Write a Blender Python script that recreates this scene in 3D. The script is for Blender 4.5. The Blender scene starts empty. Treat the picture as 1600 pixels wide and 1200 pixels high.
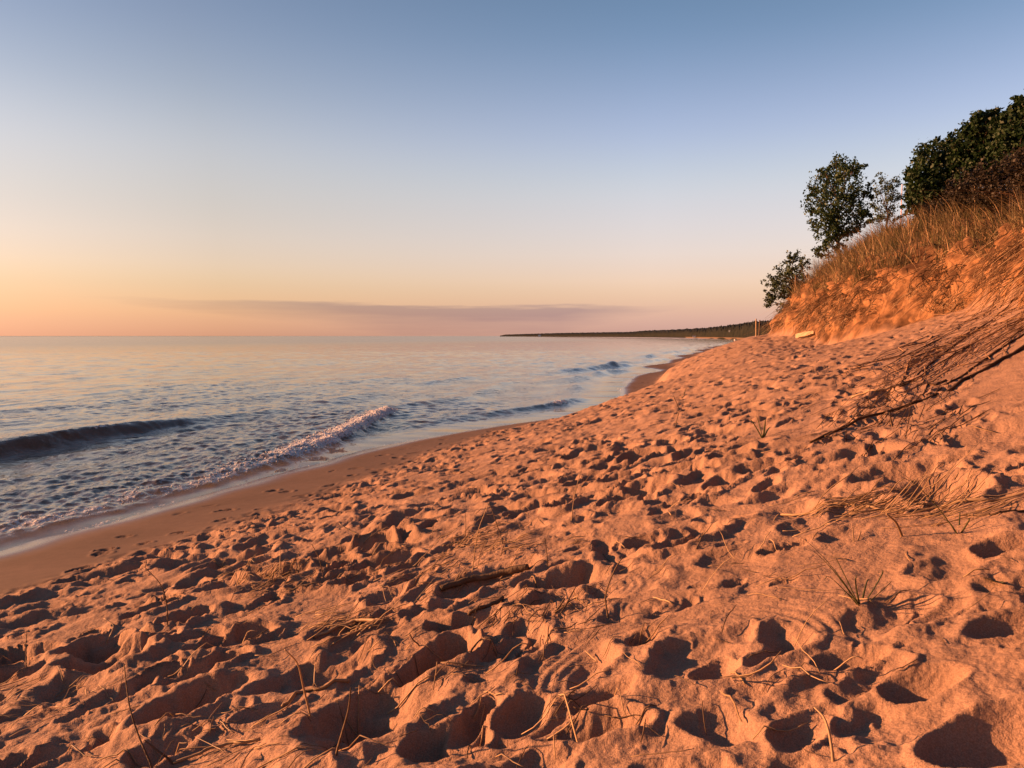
import bpy, math, random
import numpy as np
from mathutils import Vector

sc = bpy.context.scene
col = sc.collection
rng = np.random.default_rng(7)
random.seed(7)
R = math.radians

# ------------------------------------------------------------------ camera, sky, sun, exposure
FPX, CAMZ, PITCH = 1232.0, 2.6, 3.48
cam = bpy.data.cameras.new('camera')
camo = bpy.data.objects.new('camera', cam); col.objects.link(camo)
camo.location = (0, 0, CAMZ); camo.rotation_euler = (R(90 - PITCH), 0, 0)
cam.sensor_width = 36; cam.lens = 36 * FPX / 1600; cam.clip_start = 0.05; cam.clip_end = 80000
sc.camera = camo
sc.view_settings.view_transform = 'Standard'; sc.view_settings.look = 'None'
sc.view_settings.gamma = 1; sc.view_settings.exposure = 2.0

SUN_AZ, SUN_EL = -80.0, 11
world = bpy.data.worlds.new('World'); sc.world = world; world.use_nodes = True


def build_world():
    nt = world.node_tree; N = nt.nodes; L = nt.links
    bg = N['Background']; bg.inputs[1].default_value = 0.05
    sky = N.new('ShaderNodeTexSky'); sky.sky_type = 'NISHITA'; sky.sun_disc = False
    sky.sun_elevation = R(SUN_EL); sky.sun_rotation = R(SUN_AZ)
    sky.air_density = 1; sky.dust_density = 0.3; sky.ozone_density = 3
    tc = N.new('ShaderNodeTexCoord'); sep = N.new('ShaderNodeSeparateXYZ')
    L.new(tc.outputs['Generated'], sep.inputs[0])

    def ramp(stops):
        r = N.new('ShaderNodeValToRGB'); r.color_ramp.interpolation = 'B_SPLINE'; e = r.color_ramp.elements
        while len(e) < len(stops): e.new(0.5)
        for k, (p, c) in enumerate(stops):
            e[k].position = p * 2; e[k].color = (c[0] / 3, c[1] / 3, c[2] / 3, 1)
        m = N.new('ShaderNodeMath'); m.operation = 'MULTIPLY'; m.inputs[1].default_value = 2
        L.new(sep.outputs[2], m.inputs[0]); L.new(m.outputs[0], r.inputs[0])
        return r
    # air colour by height above the horizon, away from the sun and towards it
    a = ramp([(0.0081, (1.04, .67, .93)), (0.0284, (1.27, .71, .76)), (0.0486, (1.58, .85, .70)), (0.0688, (1.90, .99, .79)),
              (0.1009, (2.17, 1.16, .93)), (0.1563, (2.51, 1.40, 1.08)), (0.1950, (2.44, 1.47, 1.12)), (0.2403, (2.16, 1.37, 1.21)),
              (0.2912, (1.80, 1.23, 1.10)), (0.3464, (1.30, 1.05, .97)), (0.42, (1.03, .90, .83))])
    b = ramp([(0.0081, (.86, .50, .52)), (0.0284, (1.02, .54, .43)), (0.0608, (1.26, .67, .46)), (0.0849, (1.46, .77, .55)),
              (0.1169, (1.62, .86, .62)), (0.1641, (1.76, .96, .66)), (0.2179, (1.95, 1.11, .79)), (0.2769, (1.62, 1.0, .76)),
              (0.3464, (1.28, .87, .74)), (0.42, (1.08, .77, .68))])
    d = N.new('ShaderNodeVectorMath'); d.operation = 'DOT_PRODUCT'
    d.inputs[1].default_value = (math.sin(R(SUN_AZ)) * 2, math.cos(R(SUN_AZ)) * 2, 0)
    L.new(tc.outputs['Generated'], d.inputs[0])
    cl = N.new('ShaderNodeClamp'); L.new(d.outputs['Value'], cl.inputs[0])
    mx = N.new('ShaderNodeMix'); mx.data_type = 'RGBA'
    L.new(cl.outputs[0], mx.inputs[0]); L.new(a.outputs[0], mx.inputs[6]); L.new(b.outputs[0], mx.inputs[7])
    mul = N.new('ShaderNodeMix'); mul.data_type = 'RGBA'; mul.blend_type = 'MULTIPLY'; mul.inputs[0].default_value = 1
    L.new(sky.outputs[0], mul.inputs[6]); L.new(mx.outputs[2], mul.inputs[7])
    sc3 = N.new('ShaderNodeVectorMath'); sc3.operation = 'SCALE'; sc3.inputs[3].default_value = 2.9
    L.new(mul.outputs[2], sc3.inputs[0])
    # thin mauve bank of cloud low over the lake: its top edge sinks to the right, it tapers at both ends
    mp = N.new('ShaderNodeMapping'); mp.inputs['Scale'].default_value = (3, 3, 60)
    L.new(tc.outputs['Generated'], mp.inputs[0])
    no = N.new('ShaderNodeTexNoise'); no.inputs['Scale'].default_value = 2.2; no.inputs['Detail'].default_value = 7
    no.inputs['Roughness'].default_value = .6
    L.new(mp.outputs[0], no.inputs[0])

    def math_(op, a_, b_=None, c_=None):
        n = N.new('ShaderNodeMath'); n.operation = op
        for k, v in enumerate((a_, b_, c_)):
            if v is None: continue
            if isinstance(v, (int, float)): n.inputs[k].default_value = v
            else: L.new(v, n.inputs[k])
        return n.outputs[0]
    z = math_('ADD', sep.outputs[2], math_('MULTIPLY_ADD', no.outputs[0], .022, -.011))
    top = math_('MULTIPLY_ADD', sep.outputs[0], -.009, .0405)
    th = N.new('ShaderNodeValToRGB'); e = th.color_ramp.elements
    e[0].position = .02; e[0].color = (.08, .08, .08, 1); e[1].position = .36; e[1].color = (1, 1, 1, 1)
    q = e.new(.56); q.color = (.9, .9, .9, 1); q = e.new(.72); q.color = (.05, .05, .05, 1)
    L.new(math_('ADD', sep.outputs[0], .5), th.inputs[0])
    bot = math_('SUBTRACT', top, math_('MULTIPLY', th.outputs[0], .042))
    d2 = math_('DIVIDE', math_('SUBTRACT', top, z), .0055); d1 = math_('DIVIDE', math_('SUBTRACT', z, bot), .030)
    for_ = []
    for d_ in (d1, d2):
        c_ = N.new('ShaderNodeClamp'); L.new(d_, c_.inputs[0]); for_.append(c_.outputs[0])
    fac = math_('MULTIPLY', math_('MULTIPLY', for_[0], for_[1]), 1.15)
    cm = N.new('ShaderNodeMix'); cm.data_type = 'RGBA'; cm.blend_type = 'MULTIPLY'
    L.new(fac, cm.inputs[0]); L.new(sc3.outputs[0], cm.inputs[6]); cm.inputs[7].default_value = (.66, .68, .84, 1)
    L.new(cm.outputs[2], bg.inputs[0])


build_world()
S = Vector((math.sin(R(SUN_AZ)) * math.cos(R(SUN_EL)), math.cos(R(SUN_AZ)) * math.cos(R(SUN_EL)), math.sin(R(SUN_EL))))
sl = bpy.data.lights.new('sun', 'SUN'); sl.energy = 5; sl.angle = R(0.6); sl.color = (1, .45, .19)
slo = bpy.data.objects.new('sun', sl); col.objects.link(slo); slo.rotation_euler = S.to_track_quat('Z', 'Y').to_euler()
slo.location = (-40, 0, 30)

# ------------------------------------------------------------------ helpers


def tag(o, label=None, cat=None, group=None, kind=None):
    if label: o['label'] = label
    if cat: o['category'] = cat
    if group: o['group'] = group
    if kind: o['kind'] = kind
    return o


def empty(name, loc):
    o = bpy.data.objects.new(name, None); col.objects.link(o); o.location = loc; o.empty_display_size = .2
    return o


def mesh_np(name, V, F, mat, parent=None, smooth=True, mats=None, midx=None):
    me = bpy.data.meshes.new(name)
    V = np.asarray(V, np.float32); F = np.asarray(F, np.int32)
    if parent is not None: V = V - np.array(parent.location, np.float32)
    me.vertices.add(len(V)); me.vertices.foreach_set('co', V.ravel())
    k = F.shape[1]
    me.loops.add(F.size); me.loops.foreach_set('vertex_index', F.ravel())
    me.polygons.add(len(F)); me.polygons.foreach_set('loop_start', np.arange(0, F.size, k, dtype=np.int32))
    me.polygons.foreach_set('loop_total', np.full(len(F), k, np.int32))
    me.polygons.foreach_set('use_smooth', np.full(len(F), smooth, bool))
    if mats:
        for m in mats: me.materials.append(m)
        me.polygons.foreach_set('material_index', np.asarray(midx, np.int32))
    elif mat: me.materials.append(mat)
    me.update(calc_edges=True); me.validate()
    o = bpy.data.objects.new(name, me); col.objects.link(o); o.parent = parent
    return o


def attr(o, name, vals):
    a = o.data.attributes.new(name, 'FLOAT', 'POINT'); a.data.foreach_set('value', np.asarray(vals, np.float32).ravel())


class Acc:
    """collects tubes and faces (quads) for one mesh"""
    def __init__(s): s.V = []; s.F = []; s.n = 0

    def add(s, V, F):
        s.V.append(np.asarray(V, float)); s.F.append(np.asarray(F, int) + s.n); s.n += len(V)

    def tube(s, P, rad, sides=5, flat=1.0):
        P = np.asarray(P, float); n = len(P)
        rad = np.broadcast_to(np.asarray(rad, float), (n,))
        T = np.gradient(P, axis=0); T /= np.linalg.norm(T, axis=1)[:, None] + 1e-9
        ref = np.array([0.31, 0.2, 0.93]);
        if abs(T.mean(0) @ ref) > .9: ref = np.array([.9, .3, .1])
        A = np.cross(T, ref); A /= np.linalg.norm(A, axis=1)[:, None] + 1e-9
        B = np.cross(T, A)
        an = np.linspace(0, 2 * np.pi, sides, endpoint=False)
        V = P[:, None] + rad[:, None, None] * (np.cos(an)[None, :, None] * A[:, None] + flat * np.sin(an)[None, :, None] * B[:, None])
        V = V.reshape(-1, 3)
        i = np.arange(n - 1)[:, None] * sides; j = np.arange(sides)[None]; j2 = (j + 1) % sides
        F = np.stack([i + j, i + j2, i + sides + j2, i + sides + j], -1).reshape(-1, 4)
        base = len(V)
        V = np.vstack([V, P[:1], P[-1:]])
        caps = [[(k + 1) % sides, k, base, base] for k in range(sides)]
        o = (n - 1) * sides
        caps += [[o + k, o + (k + 1) % sides, base + 1, base + 1] for k in range(sides)]
        # end caps as degenerate-free triangles stored apart
        s.add(V, F)
        s.T = getattr(s, 'T', []); s.T.append(np.array(caps)[:, :3] + s.n - len(V))

    def build(s, name, mat, parent=None, smooth=True):
        V = np.vstack(s.V); F = [f for f in s.F if len(f)]
        me = bpy.data.meshes.new(name)
        if parent is not None: V = V - np.array(parent.location)
        quads = np.vstack(F) if F else np.zeros((0, 4), int)
        tris = np.vstack(s.T) if getattr(s, 'T', None) else np.zeros((0, 3), int)
        loops = np.concatenate([quads.ravel(), tris.ravel()]).astype(np.int32)
        tot = np.concatenate([np.full(len(quads), 4), np.full(len(tris), 3)]).astype(np.int32)
        me.vertices.add(len(V)); me.vertices.foreach_set('co', V.astype(np.float32).ravel())
        me.loops.add(len(loops)); me.loops.foreach_set('vertex_index', loops)
        me.polygons.add(len(tot)); me.polygons.foreach_set('loop_start', np.concatenate([[0], np.cumsum(tot)[:-1]]).astype(np.int32))
        me.polygons.foreach_set('loop_total', tot); me.polygons.foreach_set('use_smooth', np.full(len(tot), smooth, bool))
        if mat: me.materials.append(mat)
        me.update(calc_edges=True); me.validate()
        o = bpy.data.objects.new(name, me); col.objects.link(o); o.parent = parent
        return o


def h2(ix, iy, seed):
    n = (ix.astype(np.int64) * 374761393 + iy.astype(np.int64) * 668265263 + seed * 1442695041) & 0xffffffff
    n = ((n ^ (n >> 13)) * 1274126177) & 0xffffffff
    n = ((n ^ (n >> 16)) * 2246822519) & 0xffffffff
    n = n ^ (n >> 15)
    return (n & 0xffffff) / float(0x1000000)


def noise(x, y, seed=0):
    """gradient noise, about -1..1"""
    ix = np.floor(x); iy = np.floor(y); fx = x - ix; fy = y - iy
    u = fx * fx * fx * (fx * (fx * 6 - 15) + 10); v = fy * fy * fy * (fy * (fy * 6 - 15) + 10)
    def g(a, b):
        t = h2(ix + a, iy + b, seed) * 2 * np.pi
        return np.cos(t) * (fx - a) + np.sin(t) * (fy - b)
    n0 = g(0, 0) * (1 - u) + g(1, 0) * u; n1 = g(0, 1) * (1 - u) + g(1, 1) * u
    return (n0 * (1 - v) + n1 * v) * 1.5


def fbm(x, y, seed, octs=4, gain=.5):
    s = 0; a = 1
    for k in range(octs):
        s = s + a * noise(x * 2 ** k, y * 2 ** k, seed + k * 17); a *= gain
    return s


def sst(x, a, b):
    t = np.clip((x - a) / (b - a), 0, 1); return t * t * (3 - 2 * t)


def mat(name, color, rough=.8, spec=.3, var=None, scale=5, bump=0, bscale=40):
    m = bpy.data.materials.new(name); m.use_nodes = True; nt = m.node_tree; p = nt.nodes['Principled BSDF']
    p.inputs['Roughness'].default_value = rough; p.inputs['Specular IOR Level'].default_value = spec
    p.inputs['Base Color'].default_value = (*color, 1)
    if var:
        t = nt.nodes.new('ShaderNodeTexCoord'); n = nt.nodes.new('ShaderNodeTexNoise'); n.inputs['Scale'].default_value = scale
        n.inputs['Detail'].default_value = 5
        nt.links.new(t.outputs['Object'], n.inputs[0])
        r = nt.nodes.new('ShaderNodeValToRGB'); r.color_ramp.elements[0].position = .35; r.color_ramp.elements[1].position = .68
        r.color_ramp.elements[0].color = (*color, 1); r.color_ramp.elements[1].color = (*var, 1)
        nt.links.new(n.outputs[0], r.inputs[0]); nt.links.new(r.outputs[0], p.inputs['Base Color'])
    if bump:
        t = nt.nodes.new('ShaderNodeTexCoord'); n = nt.nodes.new('ShaderNodeTexNoise'); n.inputs['Scale'].default_value = bscale
        nt.links.new(t.outputs['Object'], n.inputs[0])
        b = nt.nodes.new('ShaderNodeBump'); b.inputs['Strength'].default_value = bump; b.inputs['Distance'].default_value = .02
        nt.links.new(n.outputs[0], b.inputs['Height']); nt.links.new(b.outputs[0], p.inputs['Normal'])
    return m


def leaf_mat(name, color, var, trans=.25):
    m = mat(name, color, .6, .25, var, 1.3)
    nt = m.node_tree; p = nt.nodes['Principled BSDF']; out = nt.nodes['Material Output']
    tr = nt.nodes.new('ShaderNodeBsdfTranslucent'); mx = nt.nodes.new('ShaderNodeMixShader'); mx.inputs[0].default_value = trans
    src = p.inputs['Base Color'].links[0].from_socket
    nt.links.new(src, tr.inputs[0]); nt.links.new(p.outputs[0], mx.inputs[1]); nt.links.new(tr.outputs[0], mx.inputs[2])
    nt.links.new(mx.outputs[0], out.inputs[0])
    return m


# ------------------------------------------------------------------ the lie of the land
CA, SA = .956, .292     # the shore runs about 17 degrees right of the view
TY = np.arange(-70, 470, .25)


def line(pts, sig=1.2):
    p = np.array(pts, float)
    v = np.interp(TY, p[:, 0], p[:, 1])
    lo, hi = p[0], p[-1]
    k = np.arange(-20, 21) * .25; w = np.exp(-.5 * (k / sig) ** 2); w /= w.sum()
    return np.convolve(np.pad(v, 20, 'edge'), w, 'valid')


def ds2x(a): return (a + SA * TY) / CA


Wx = line([(-70, -34), (0, -9.5), (9.46, -6.14), (11.2, -5.54), (12.8, -5.0), (15.2, -4.2), (18.2, -3.17), (22, -.9), (25.5, 2.07), (30, 4.0), (42, 5.9), (54, 8.3), (58, 10.3), (61, 11.4), (66, 11.6), (78, 15.0), (92, 18.6), (112, 25), (140, 33), (196, 50), (300, 92), (460, 165)], .8)
Wx = Wx + .55 * np.sin(TY / 6.1) * np.clip((TY - 42) / 15, 0, 1) + .5 * np.sin(TY / 2.9 + 1) * np.clip((TY - 42) / 15, 0, 1)
Bx = Wx + line([(-70, 2.1), (15, 2.05), (24, 1.45), (30, 1.3), (60, 2.2), (460, 4)])
Cx = np.maximum(ds2x(line([(-70, -4.1), (14, -4.1), (25, -3.9), (460, -4)])), Bx + .8)
Dx = np.maximum(ds2x(0 * TY), Cx + 2.5)
off = Dx - ds2x(0 * TY)
Ex = ds2x(line([(-70, 4.2), (4, 4.0), (8, 3.8), (11, 3.9), (15, 4.6), (19, 5.3), (21.5, 5.2), (24, 3.8), (27, 2.4), (30, 2.2), (33, 2.2), (37, 1.5), (42, .75), (50, .8), (57, 2.0), (64, 3), (460, 4)], .7)) + off
Fx = ds2x(line([(-70, 5.3), (4, 5.1), (8, 4.9), (11, 5.0), (15, 5.7), (19, 6.3), (22, 6.1), (25, 4.8), (28, 3.6), (32, 3.2), (36, 2.8), (42, 2.3), (50, 2.8), (57, 4.6), (64, 6), (460, 7)], .7)) + off
LX = np.stack([Wx - 400, Wx - 60, Wx - 12, Wx - 2.5, Wx, Bx, Cx, Dx, Ex, Fx, Fx + 4, Fx + 12, Fx + 40, Fx + 400])
c0 = 0 * TY
LZ = np.stack([c0 - 12, c0 - 3.5, c0 - .9, c0 - .24, c0 + .02, c0 + .2,
               line([(-70, .64), (10, .64), (20, .66), (30, .78), (40, 1.0), (60, 1.2), (460, 1.5)]),
               line([(-70, 1.45), (2, 1.48), (6, 1.58), (10, 1.68), (15, 1.78), (22, 1.88), (27, 1.93), (33, 2.15), (42, 2.45), (60, 2.5), (460, 2.8)]),
               line([(-70, 2.9), (6, 2.9), (11, 2.98), (15, 3.15), (19, 3.3), (21.5, 3.3), (24, 2.7), (27, 2.15), (30, 2.4), (33, 2.62), (42, 2.6), (50, 2.6), (60, 3), (460, 3.2)], .7),
               line([(-70, 4.6), (8, 4.5), (11, 4.55), (15, 4.7), (19, 4.9), (22, 4.95), (25, 4.75), (28, 4.55), (36, 4.5), (42, 4.6), (50, 5.2), (60, 5.6), (460, 6)]),
               line([(-70, 6.2), (15, 5.7), (22, 6.0), (27, 6.6), (31, 7.1), (36, 7.3), (42, 7.6), (460, 8.2)]),
               line([(-70, 8.2), (25, 8.2), (32, 9.0), (42, 9.8), (460, 10.2)]), c0 + 14, c0 + 22])
ZN = np.array([-4., -3, -2, -1, 0, 1, 2, 3, 4, 5, 6, 7, 8, 9])


def base_z(X, Y):
    """height of the smooth land and its zone (0 waterline, 1 dry sand, 3 camera line, 4 bluff foot, 5 bluff edge)"""
    sh = X.shape; X = X.ravel(); Y = Y.ravel()
    Z = np.empty(len(X)); Q = np.empty(len(X))
    for a in range(0, len(X), 60000):
        x = X[a:a + 60000]; y = Y[a:a + 60000]
        fi = np.clip((y - TY[0]) / .25, 0, len(TY) - 1.001); i = fi.astype(int); f = fi - i
        lx = LX[:, i] * (1 - f) + LX[:, i + 1] * f; lz = LZ[:, i] * (1 - f) + LZ[:, i + 1] * f
        h = np.diff(lx, axis=0); d = np.diff(lz, axis=0) / h
        m = np.zeros_like(lx)
        m[1:-1] = np.where(d[1:] * d[:-1] > 0, 2 * d[1:] * d[:-1] / (d[1:] + d[:-1] + 1e-9), 0)
        k = np.clip((x[None] >= lx).sum(0) - 1, 0, len(ZN) - 2); ar = np.arange(len(x))
        hk = h[k, ar]; t = np.clip((x - lx[k, ar]) / hk, 0, 1)
        t2 = t * t; t3 = t2 * t
        Z[a:a + 60000] = (2 * t3 - 3 * t2 + 1) * lz[k, ar] + (t3 - 2 * t2 + t) * hk * m[k, ar] + (3 * t2 - 2 * t3) * lz[k + 1, ar] + (t3 - t2) * hk * m[k + 1, ar]
        Q[a:a + 60000] = ZN[k] + t
    return Z.reshape(sh), Q.reshape(sh)


def pits(X, Y, cell, seed, r0, r1, d0, d1, occ, soft=0.0):
    """trodden hollows: overlapping tilted bowls whose rims meet in crests"""
    ix = np.floor(X / cell); iy = np.floor(Y / cell)
    H = np.zeros_like(X); RIM = np.zeros_like(X)
    for a in (-1, 0, 1):
        for b in (-1, 0, 1):
            cx = ix + a; cy = iy + b
            px = (cx + .1 + .8 * h2(cx, cy, seed)) * cell; py = (cy + .1 + .8 * h2(cx, cy, seed + 1)) * cell
            an = .55 + (h2(cx, cy, seed + 2) + h2(cx, cy, seed + 8) - 1) * 1.3; asp = .45 + .45 * h2(cx, cy, seed + 3)
            r = r0 + (r1 - r0) * h2(cx, cy, seed + 4); dep = d0 + (d1 - d0) * h2(cx, cy, seed + 5) ** 1.5
            dep = dep * (h2(cx, cy, seed + 6) < occ)
            ex = X - px; ey = Y - py; c = np.cos(an); s = np.sin(an)
            q = ((ex * c + ey * s) ** 2 + ((-ex * s + ey * c) / asp) ** 2) / (r * r)
            H = np.minimum(H, dep * np.where(q < 1, -(1 - q) ** (1 + soft), 0))
            RIM = np.maximum(RIM, dep * .3 * np.exp(-((np.sqrt(q) - 1.12) / .22) ** 2))
    return np.where(H < -1e-4, H, 0) + RIM


# polar sheet round the viewer: fine where the photograph looks, coarse behind
def geo(a, b, st): return np.exp(np.arange(math.log(a), math.log(b), st))


RR = np.concatenate([geo(.25, 1.3, .06), geo(1.3, 16, .005), geo(16, 45, .005), geo(45, 62, .009), geo(62, 430, .022)])
TH = np.concatenate([np.linspace(-180, -52, 50)[:-1], np.linspace(-52, -38, 70)[:-1], np.degrees(np.arange(R(-38), R(38), .0017)), np.linspace(38, 52, 70), np.linspace(52, 180, 50)[1:-1]])
THR = np.radians(TH)
GX = RR[:, None] * np.sin(THR)[None]; GY = RR[:, None] * np.cos(THR)[None]
GZ, GQ = base_z(GX, GY)
BASEZ = GZ.copy()


def ground(x, y, Zt=None):
    """height of the finished sand at any points"""
    Zt = GZ if Zt is None else Zt
    x = np.atleast_1d(np.asarray(x, float)); y = np.atleast_1d(np.asarray(y, float))
    r = np.clip(np.hypot(x, y), RR[0], RR[-1] * .999); th = np.arctan2(x, y)
    fi = np.interp(r, RR, np.arange(len(RR))); fj = np.interp(th, THR, np.arange(len(THR)))
    i = np.clip(fi.astype(int), 0, len(RR) - 2); j = np.clip(fj.astype(int), 0, len(THR) - 2); u = fi - i; v = fj - j
    return (Zt[i, j] * (1 - u) * (1 - v) + Zt[i + 1, j] * u * (1 - v) + Zt[i, j + 1] * (1 - u) * v + Zt[i + 1, j + 1] * u * v)


cp, sp = math.cos(R(PITCH)), math.sin(R(PITCH))


def ray(px, py):
    u = (px - 800) / FPX; v = (600 - py) / FPX
    return np.array([u, cp + v * sp, -sp + v * cp])


def at(px, py, Y):
    d = ray(px, py); return np.array([0, 0, CAMZ]) + d * (Y / d[1])


def hit(px, py, Zt=None):
    d = ray(px, py); t = np.exp(np.linspace(math.log(1.2), math.log(330), 4000))
    P = d[None] * t[:, None]; P[:, 2] += CAMZ
    b = np.nonzero(P[:, 2] < ground(P[:, 0], P[:, 1], Zt))[0]
    k = b[0] if len(b) else 2500
    p = P[k]; p[2] = ground(p[0], p[1], Zt)[0]
    return p


def detail():
    global GZ
    X, Y, Q = GX, GY, GQ
    near = (RR < 75)
    n = int(near.sum()); X = X[:n]; Y = Y[:n]; Q = Q[:n]
    U = SA * X + CA * Y; D = CA * X - SA * Y            # along the shore, across it
    wx = X + .10 * noise(X * 2.1, Y * 2.1, 3) + .035 * noise(X * 7, Y * 7, 4) + .012 * noise(X * 21, Y * 21, 7)
    wy = Y + .10 * noise(X * 2.1, Y * 2.1, 5) + .035 * noise(X * 7, Y * 7, 6) + .012 * noise(X * 21, Y * 21, 8)
    dry = sst(Q, 1.02, 1.4) * (1 - sst(Q, 3.93, 4.02))
    slide = 1 - .88 * sst(D - 1.45 + .25 * noise(X * .8, Y * .8, 9), 0, .6) * sst(Y, 4.2, 5.5) * (1 - sst(Y, 12, 16))
    slide = slide * (1 - .7 * np.exp(-(((X - 1.4) / .95) ** 2 + ((Y - 3.5) / .6) ** 2) ** 2))
    flat_ = 1 - .75 * sst(noise(X * .45, Y * .45, 21), .1, .45)
    m = dry * slide
    deep = 1 + .95 * (1 - sst(D, -1.6, .9)) * sst(Y, 2.2, 3.4) * (1 - sst(Y, 6, 12)) - .25 * (1 - sst(Y, 2.4, 3.6)) * sst(D, -1.5, 0)
    z = 0.05 * noise(X * .55, Y * .55, 11) * m + .022 * noise(X * 1.7, Y * 1.7, 12) * m
    big = sst(noise(X * .33 + 4, Y * .33, 23), -.05, .35)
    z += pits(wx, wy, .40, 31, .13, .29, .035, .105, .7) * m * flat_ * (1 - .45 * big) * deep
    z += pits(wx + 9, wy + 1, .66, 231, .2, .38, .05, .125, .6, .2) * m * big * deep
    z += pits(wx + 5, wy + 3, .23, 61, .07, .15, .012, .045, .5, .3) * m * (.25 + .75 * sst(noise(X * .6, Y * .6, 24), -.2, .3))
    z += pits(wx, wy, .15, 91, .05, .09, .006, .022, .5, .3) * dry * (.35 + .65 * sst(noise(X * .9, Y * .9, 44), -.1, .4)) * (.3 + .7 * slide)
    # churned clumps where the dry sand begins
    z += pits(wx + 2, wy + 7, .21, 261, .08, .15, .02, .06, .8, .1) * sst(Q, 1.0, 1.2) * (1 - sst(Q, 1.45, 1.8)) * sst(noise(X * .7, Y * .7, 263), -.5, .1)
    # old ridges left by the wind, running towards the bluff
    z += .014 * noise(U * 1.1, D * 4.5, 55) * m
    # clods and crumbs
    cr = sst(noise(X * 1.3, Y * 1.3, 71), .05, .55)
    z += m * (.25 + .75 * cr) * (.022 * np.maximum(0, noise(X * 12, Y * 12, 72) - .1) + .014 * np.maximum(0, noise(X * 26, Y * 26, 73) - .1))
    z += dry * .007 * fbm(X * 6, Y * 6, 75, 4, .65)
    z += m * (1 - sst(np.hypot(X, Y), 5, 9)) * (.3 + .7 * sst(noise(X * 2.3, Y * 2.3, 76), -.1, .4)) * (.010 * np.maximum(0, noise(X * 34, Y * 34, 79) - .22) + .004 * noise(X * 19, Y * 19, 80))
    # the strip by the water: firm and smooth with a few prints
    wetp = sst(Q, .25, .5) * (1 - sst(Q, 1.0, 1.3))
    z += wetp * (pits(wx, wy, .62, 131, .08, .16, .02, .055, .85, .2) * sst(Q + .35 * noise(X * .5, Y * .5, 77), .3, .7))
    z += .006 * noise(X * .9, Y * .9, 78) * sst(Q, 0, .4) * (1 - dry)
    # torn bluff face
    face = sst(Q, 3.98, 4.25) * (1 - sst(Q, 5.0, 5.5))
    z += face * (.5 * (fbm(U * .55, D * .3, 81, 3)) + .38 * (.5 - np.abs(noise(U * .8 + 3, D * .5, 84))) + .26 * noise(U * 2.2, D * .9, 85) + .10 * (1 - 2 * np.abs(noise(U * 3.5, D * 2.2, 86))) + .05 * noise(U * 9, D * 7, 87))
    top = sst(Q, 4.9, 5.4)
    z += top * (.25 * noise(X * .5, Y * .5, 88) + .12 * noise(X * 1.6, Y * 1.6, 89))
    GZ[:n] += z
    fm = sst(Q, 4.08, 4.3) * (1 - sst(Q, 4.9, 5.0)) * (Y > 6)
    zz = GZ[:n]
    push = .34 * fbm(U * .75, zz * 1.1, 821, 3) + .17 * noise(U * 2.4, zz * 2.8, 825) + .12 * noise(U * 5.5, zz * 6, 826)
    # sod edge sticks out, sand under it has fallen away
    push += (.04 + .09 * sst(Y, 14, 20)) * sst(Q, 4.72, 4.9) * (1 + .9 * noise(U * 2.2, zz * 2, 828)) + .05 * noise(U * 13, zz * 11, 827) - .26 * np.exp(-((Q - 4.6) / .12) ** 2)
    GX[:n] -= CA * push * fm; GY[:n] += SA * push * fm


detail()

# prints that can be told apart, read off the photograph and set on the sand: pixel centre, length and breadth in metres, turn, depth
PRINTS = [(1005, 848, .36, .24, 10, .10), (1062, 832, .24, .15, 30, .06), (1442, 1068, .34, .25, 0, .10), (1330, 1030, .34, .2, 0, .08),
          (1585, 855, .42, .30, 0, .13), (880, 890, .3, .2, 40, .08), (905, 862, .26, .16, 20, .07), (770, 812, .42, .26, 20, .10),
          (795, 755, .36, .24, 10, .08), (968, 776, .42, .3, 0, .11), (600, 925, .46, .3, 30, .12), (700, 1165, .46, .3, 20, .12),
          (820, 1120, .36, .24, 60, .09), (330, 1012, .5, .3, 25, .10), (300, 1055, .5, .26, 30, .10), (420, 1105, .44, .24, 30, .09),
          (180, 1090, .5, .28, 30, .10), (660, 952, .34, .22, 15, .1), (690, 830, .36, .22, 20, .08), (1052, 672, .5, .3, 20, .11),
          (1250, 630, .55, .3, 10, .11), (1310, 648, .55, .3, 20, .11), (1155, 628, .5, .3, 10, .1), (1392, 706, .34, .22, 0, .07),
          (1495, 715, .34, .2, 0, .07), (1425, 522, .6, .35, 10, .09), (1095, 918, .14, .1, 0, .04), (1150, 912, .18, .11, 20, .04),
          (1225, 912, .16, .11, 0, .04), (1145, 850, .26, .18, 0, .05), (1160, 690, .4, .25, 10, .08), (1290, 765, .3, .2, 0, .05),
          (1580, 975, .42, .2, 10, .08), (1470, 955, .34, .16, 25, .05), (1560, 1150, .55, .35, 20, .13), (1120, 1050, .3, .2, 60, .07),
          (840, 1010, .26, .18, 70, .07), (940, 1100, .3, .16, 20, .05), (1250, 1140, .34, .2, 40, .08), (60, 1180, .5, .3, 30, .1),
          (1110, 640, .45, .25, 10, .08), (930, 700, .5, .28, 20, .09), (850, 720, .45, .26, 20, .09), (1005, 1010, .22, .16, 60, .05)]


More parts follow.
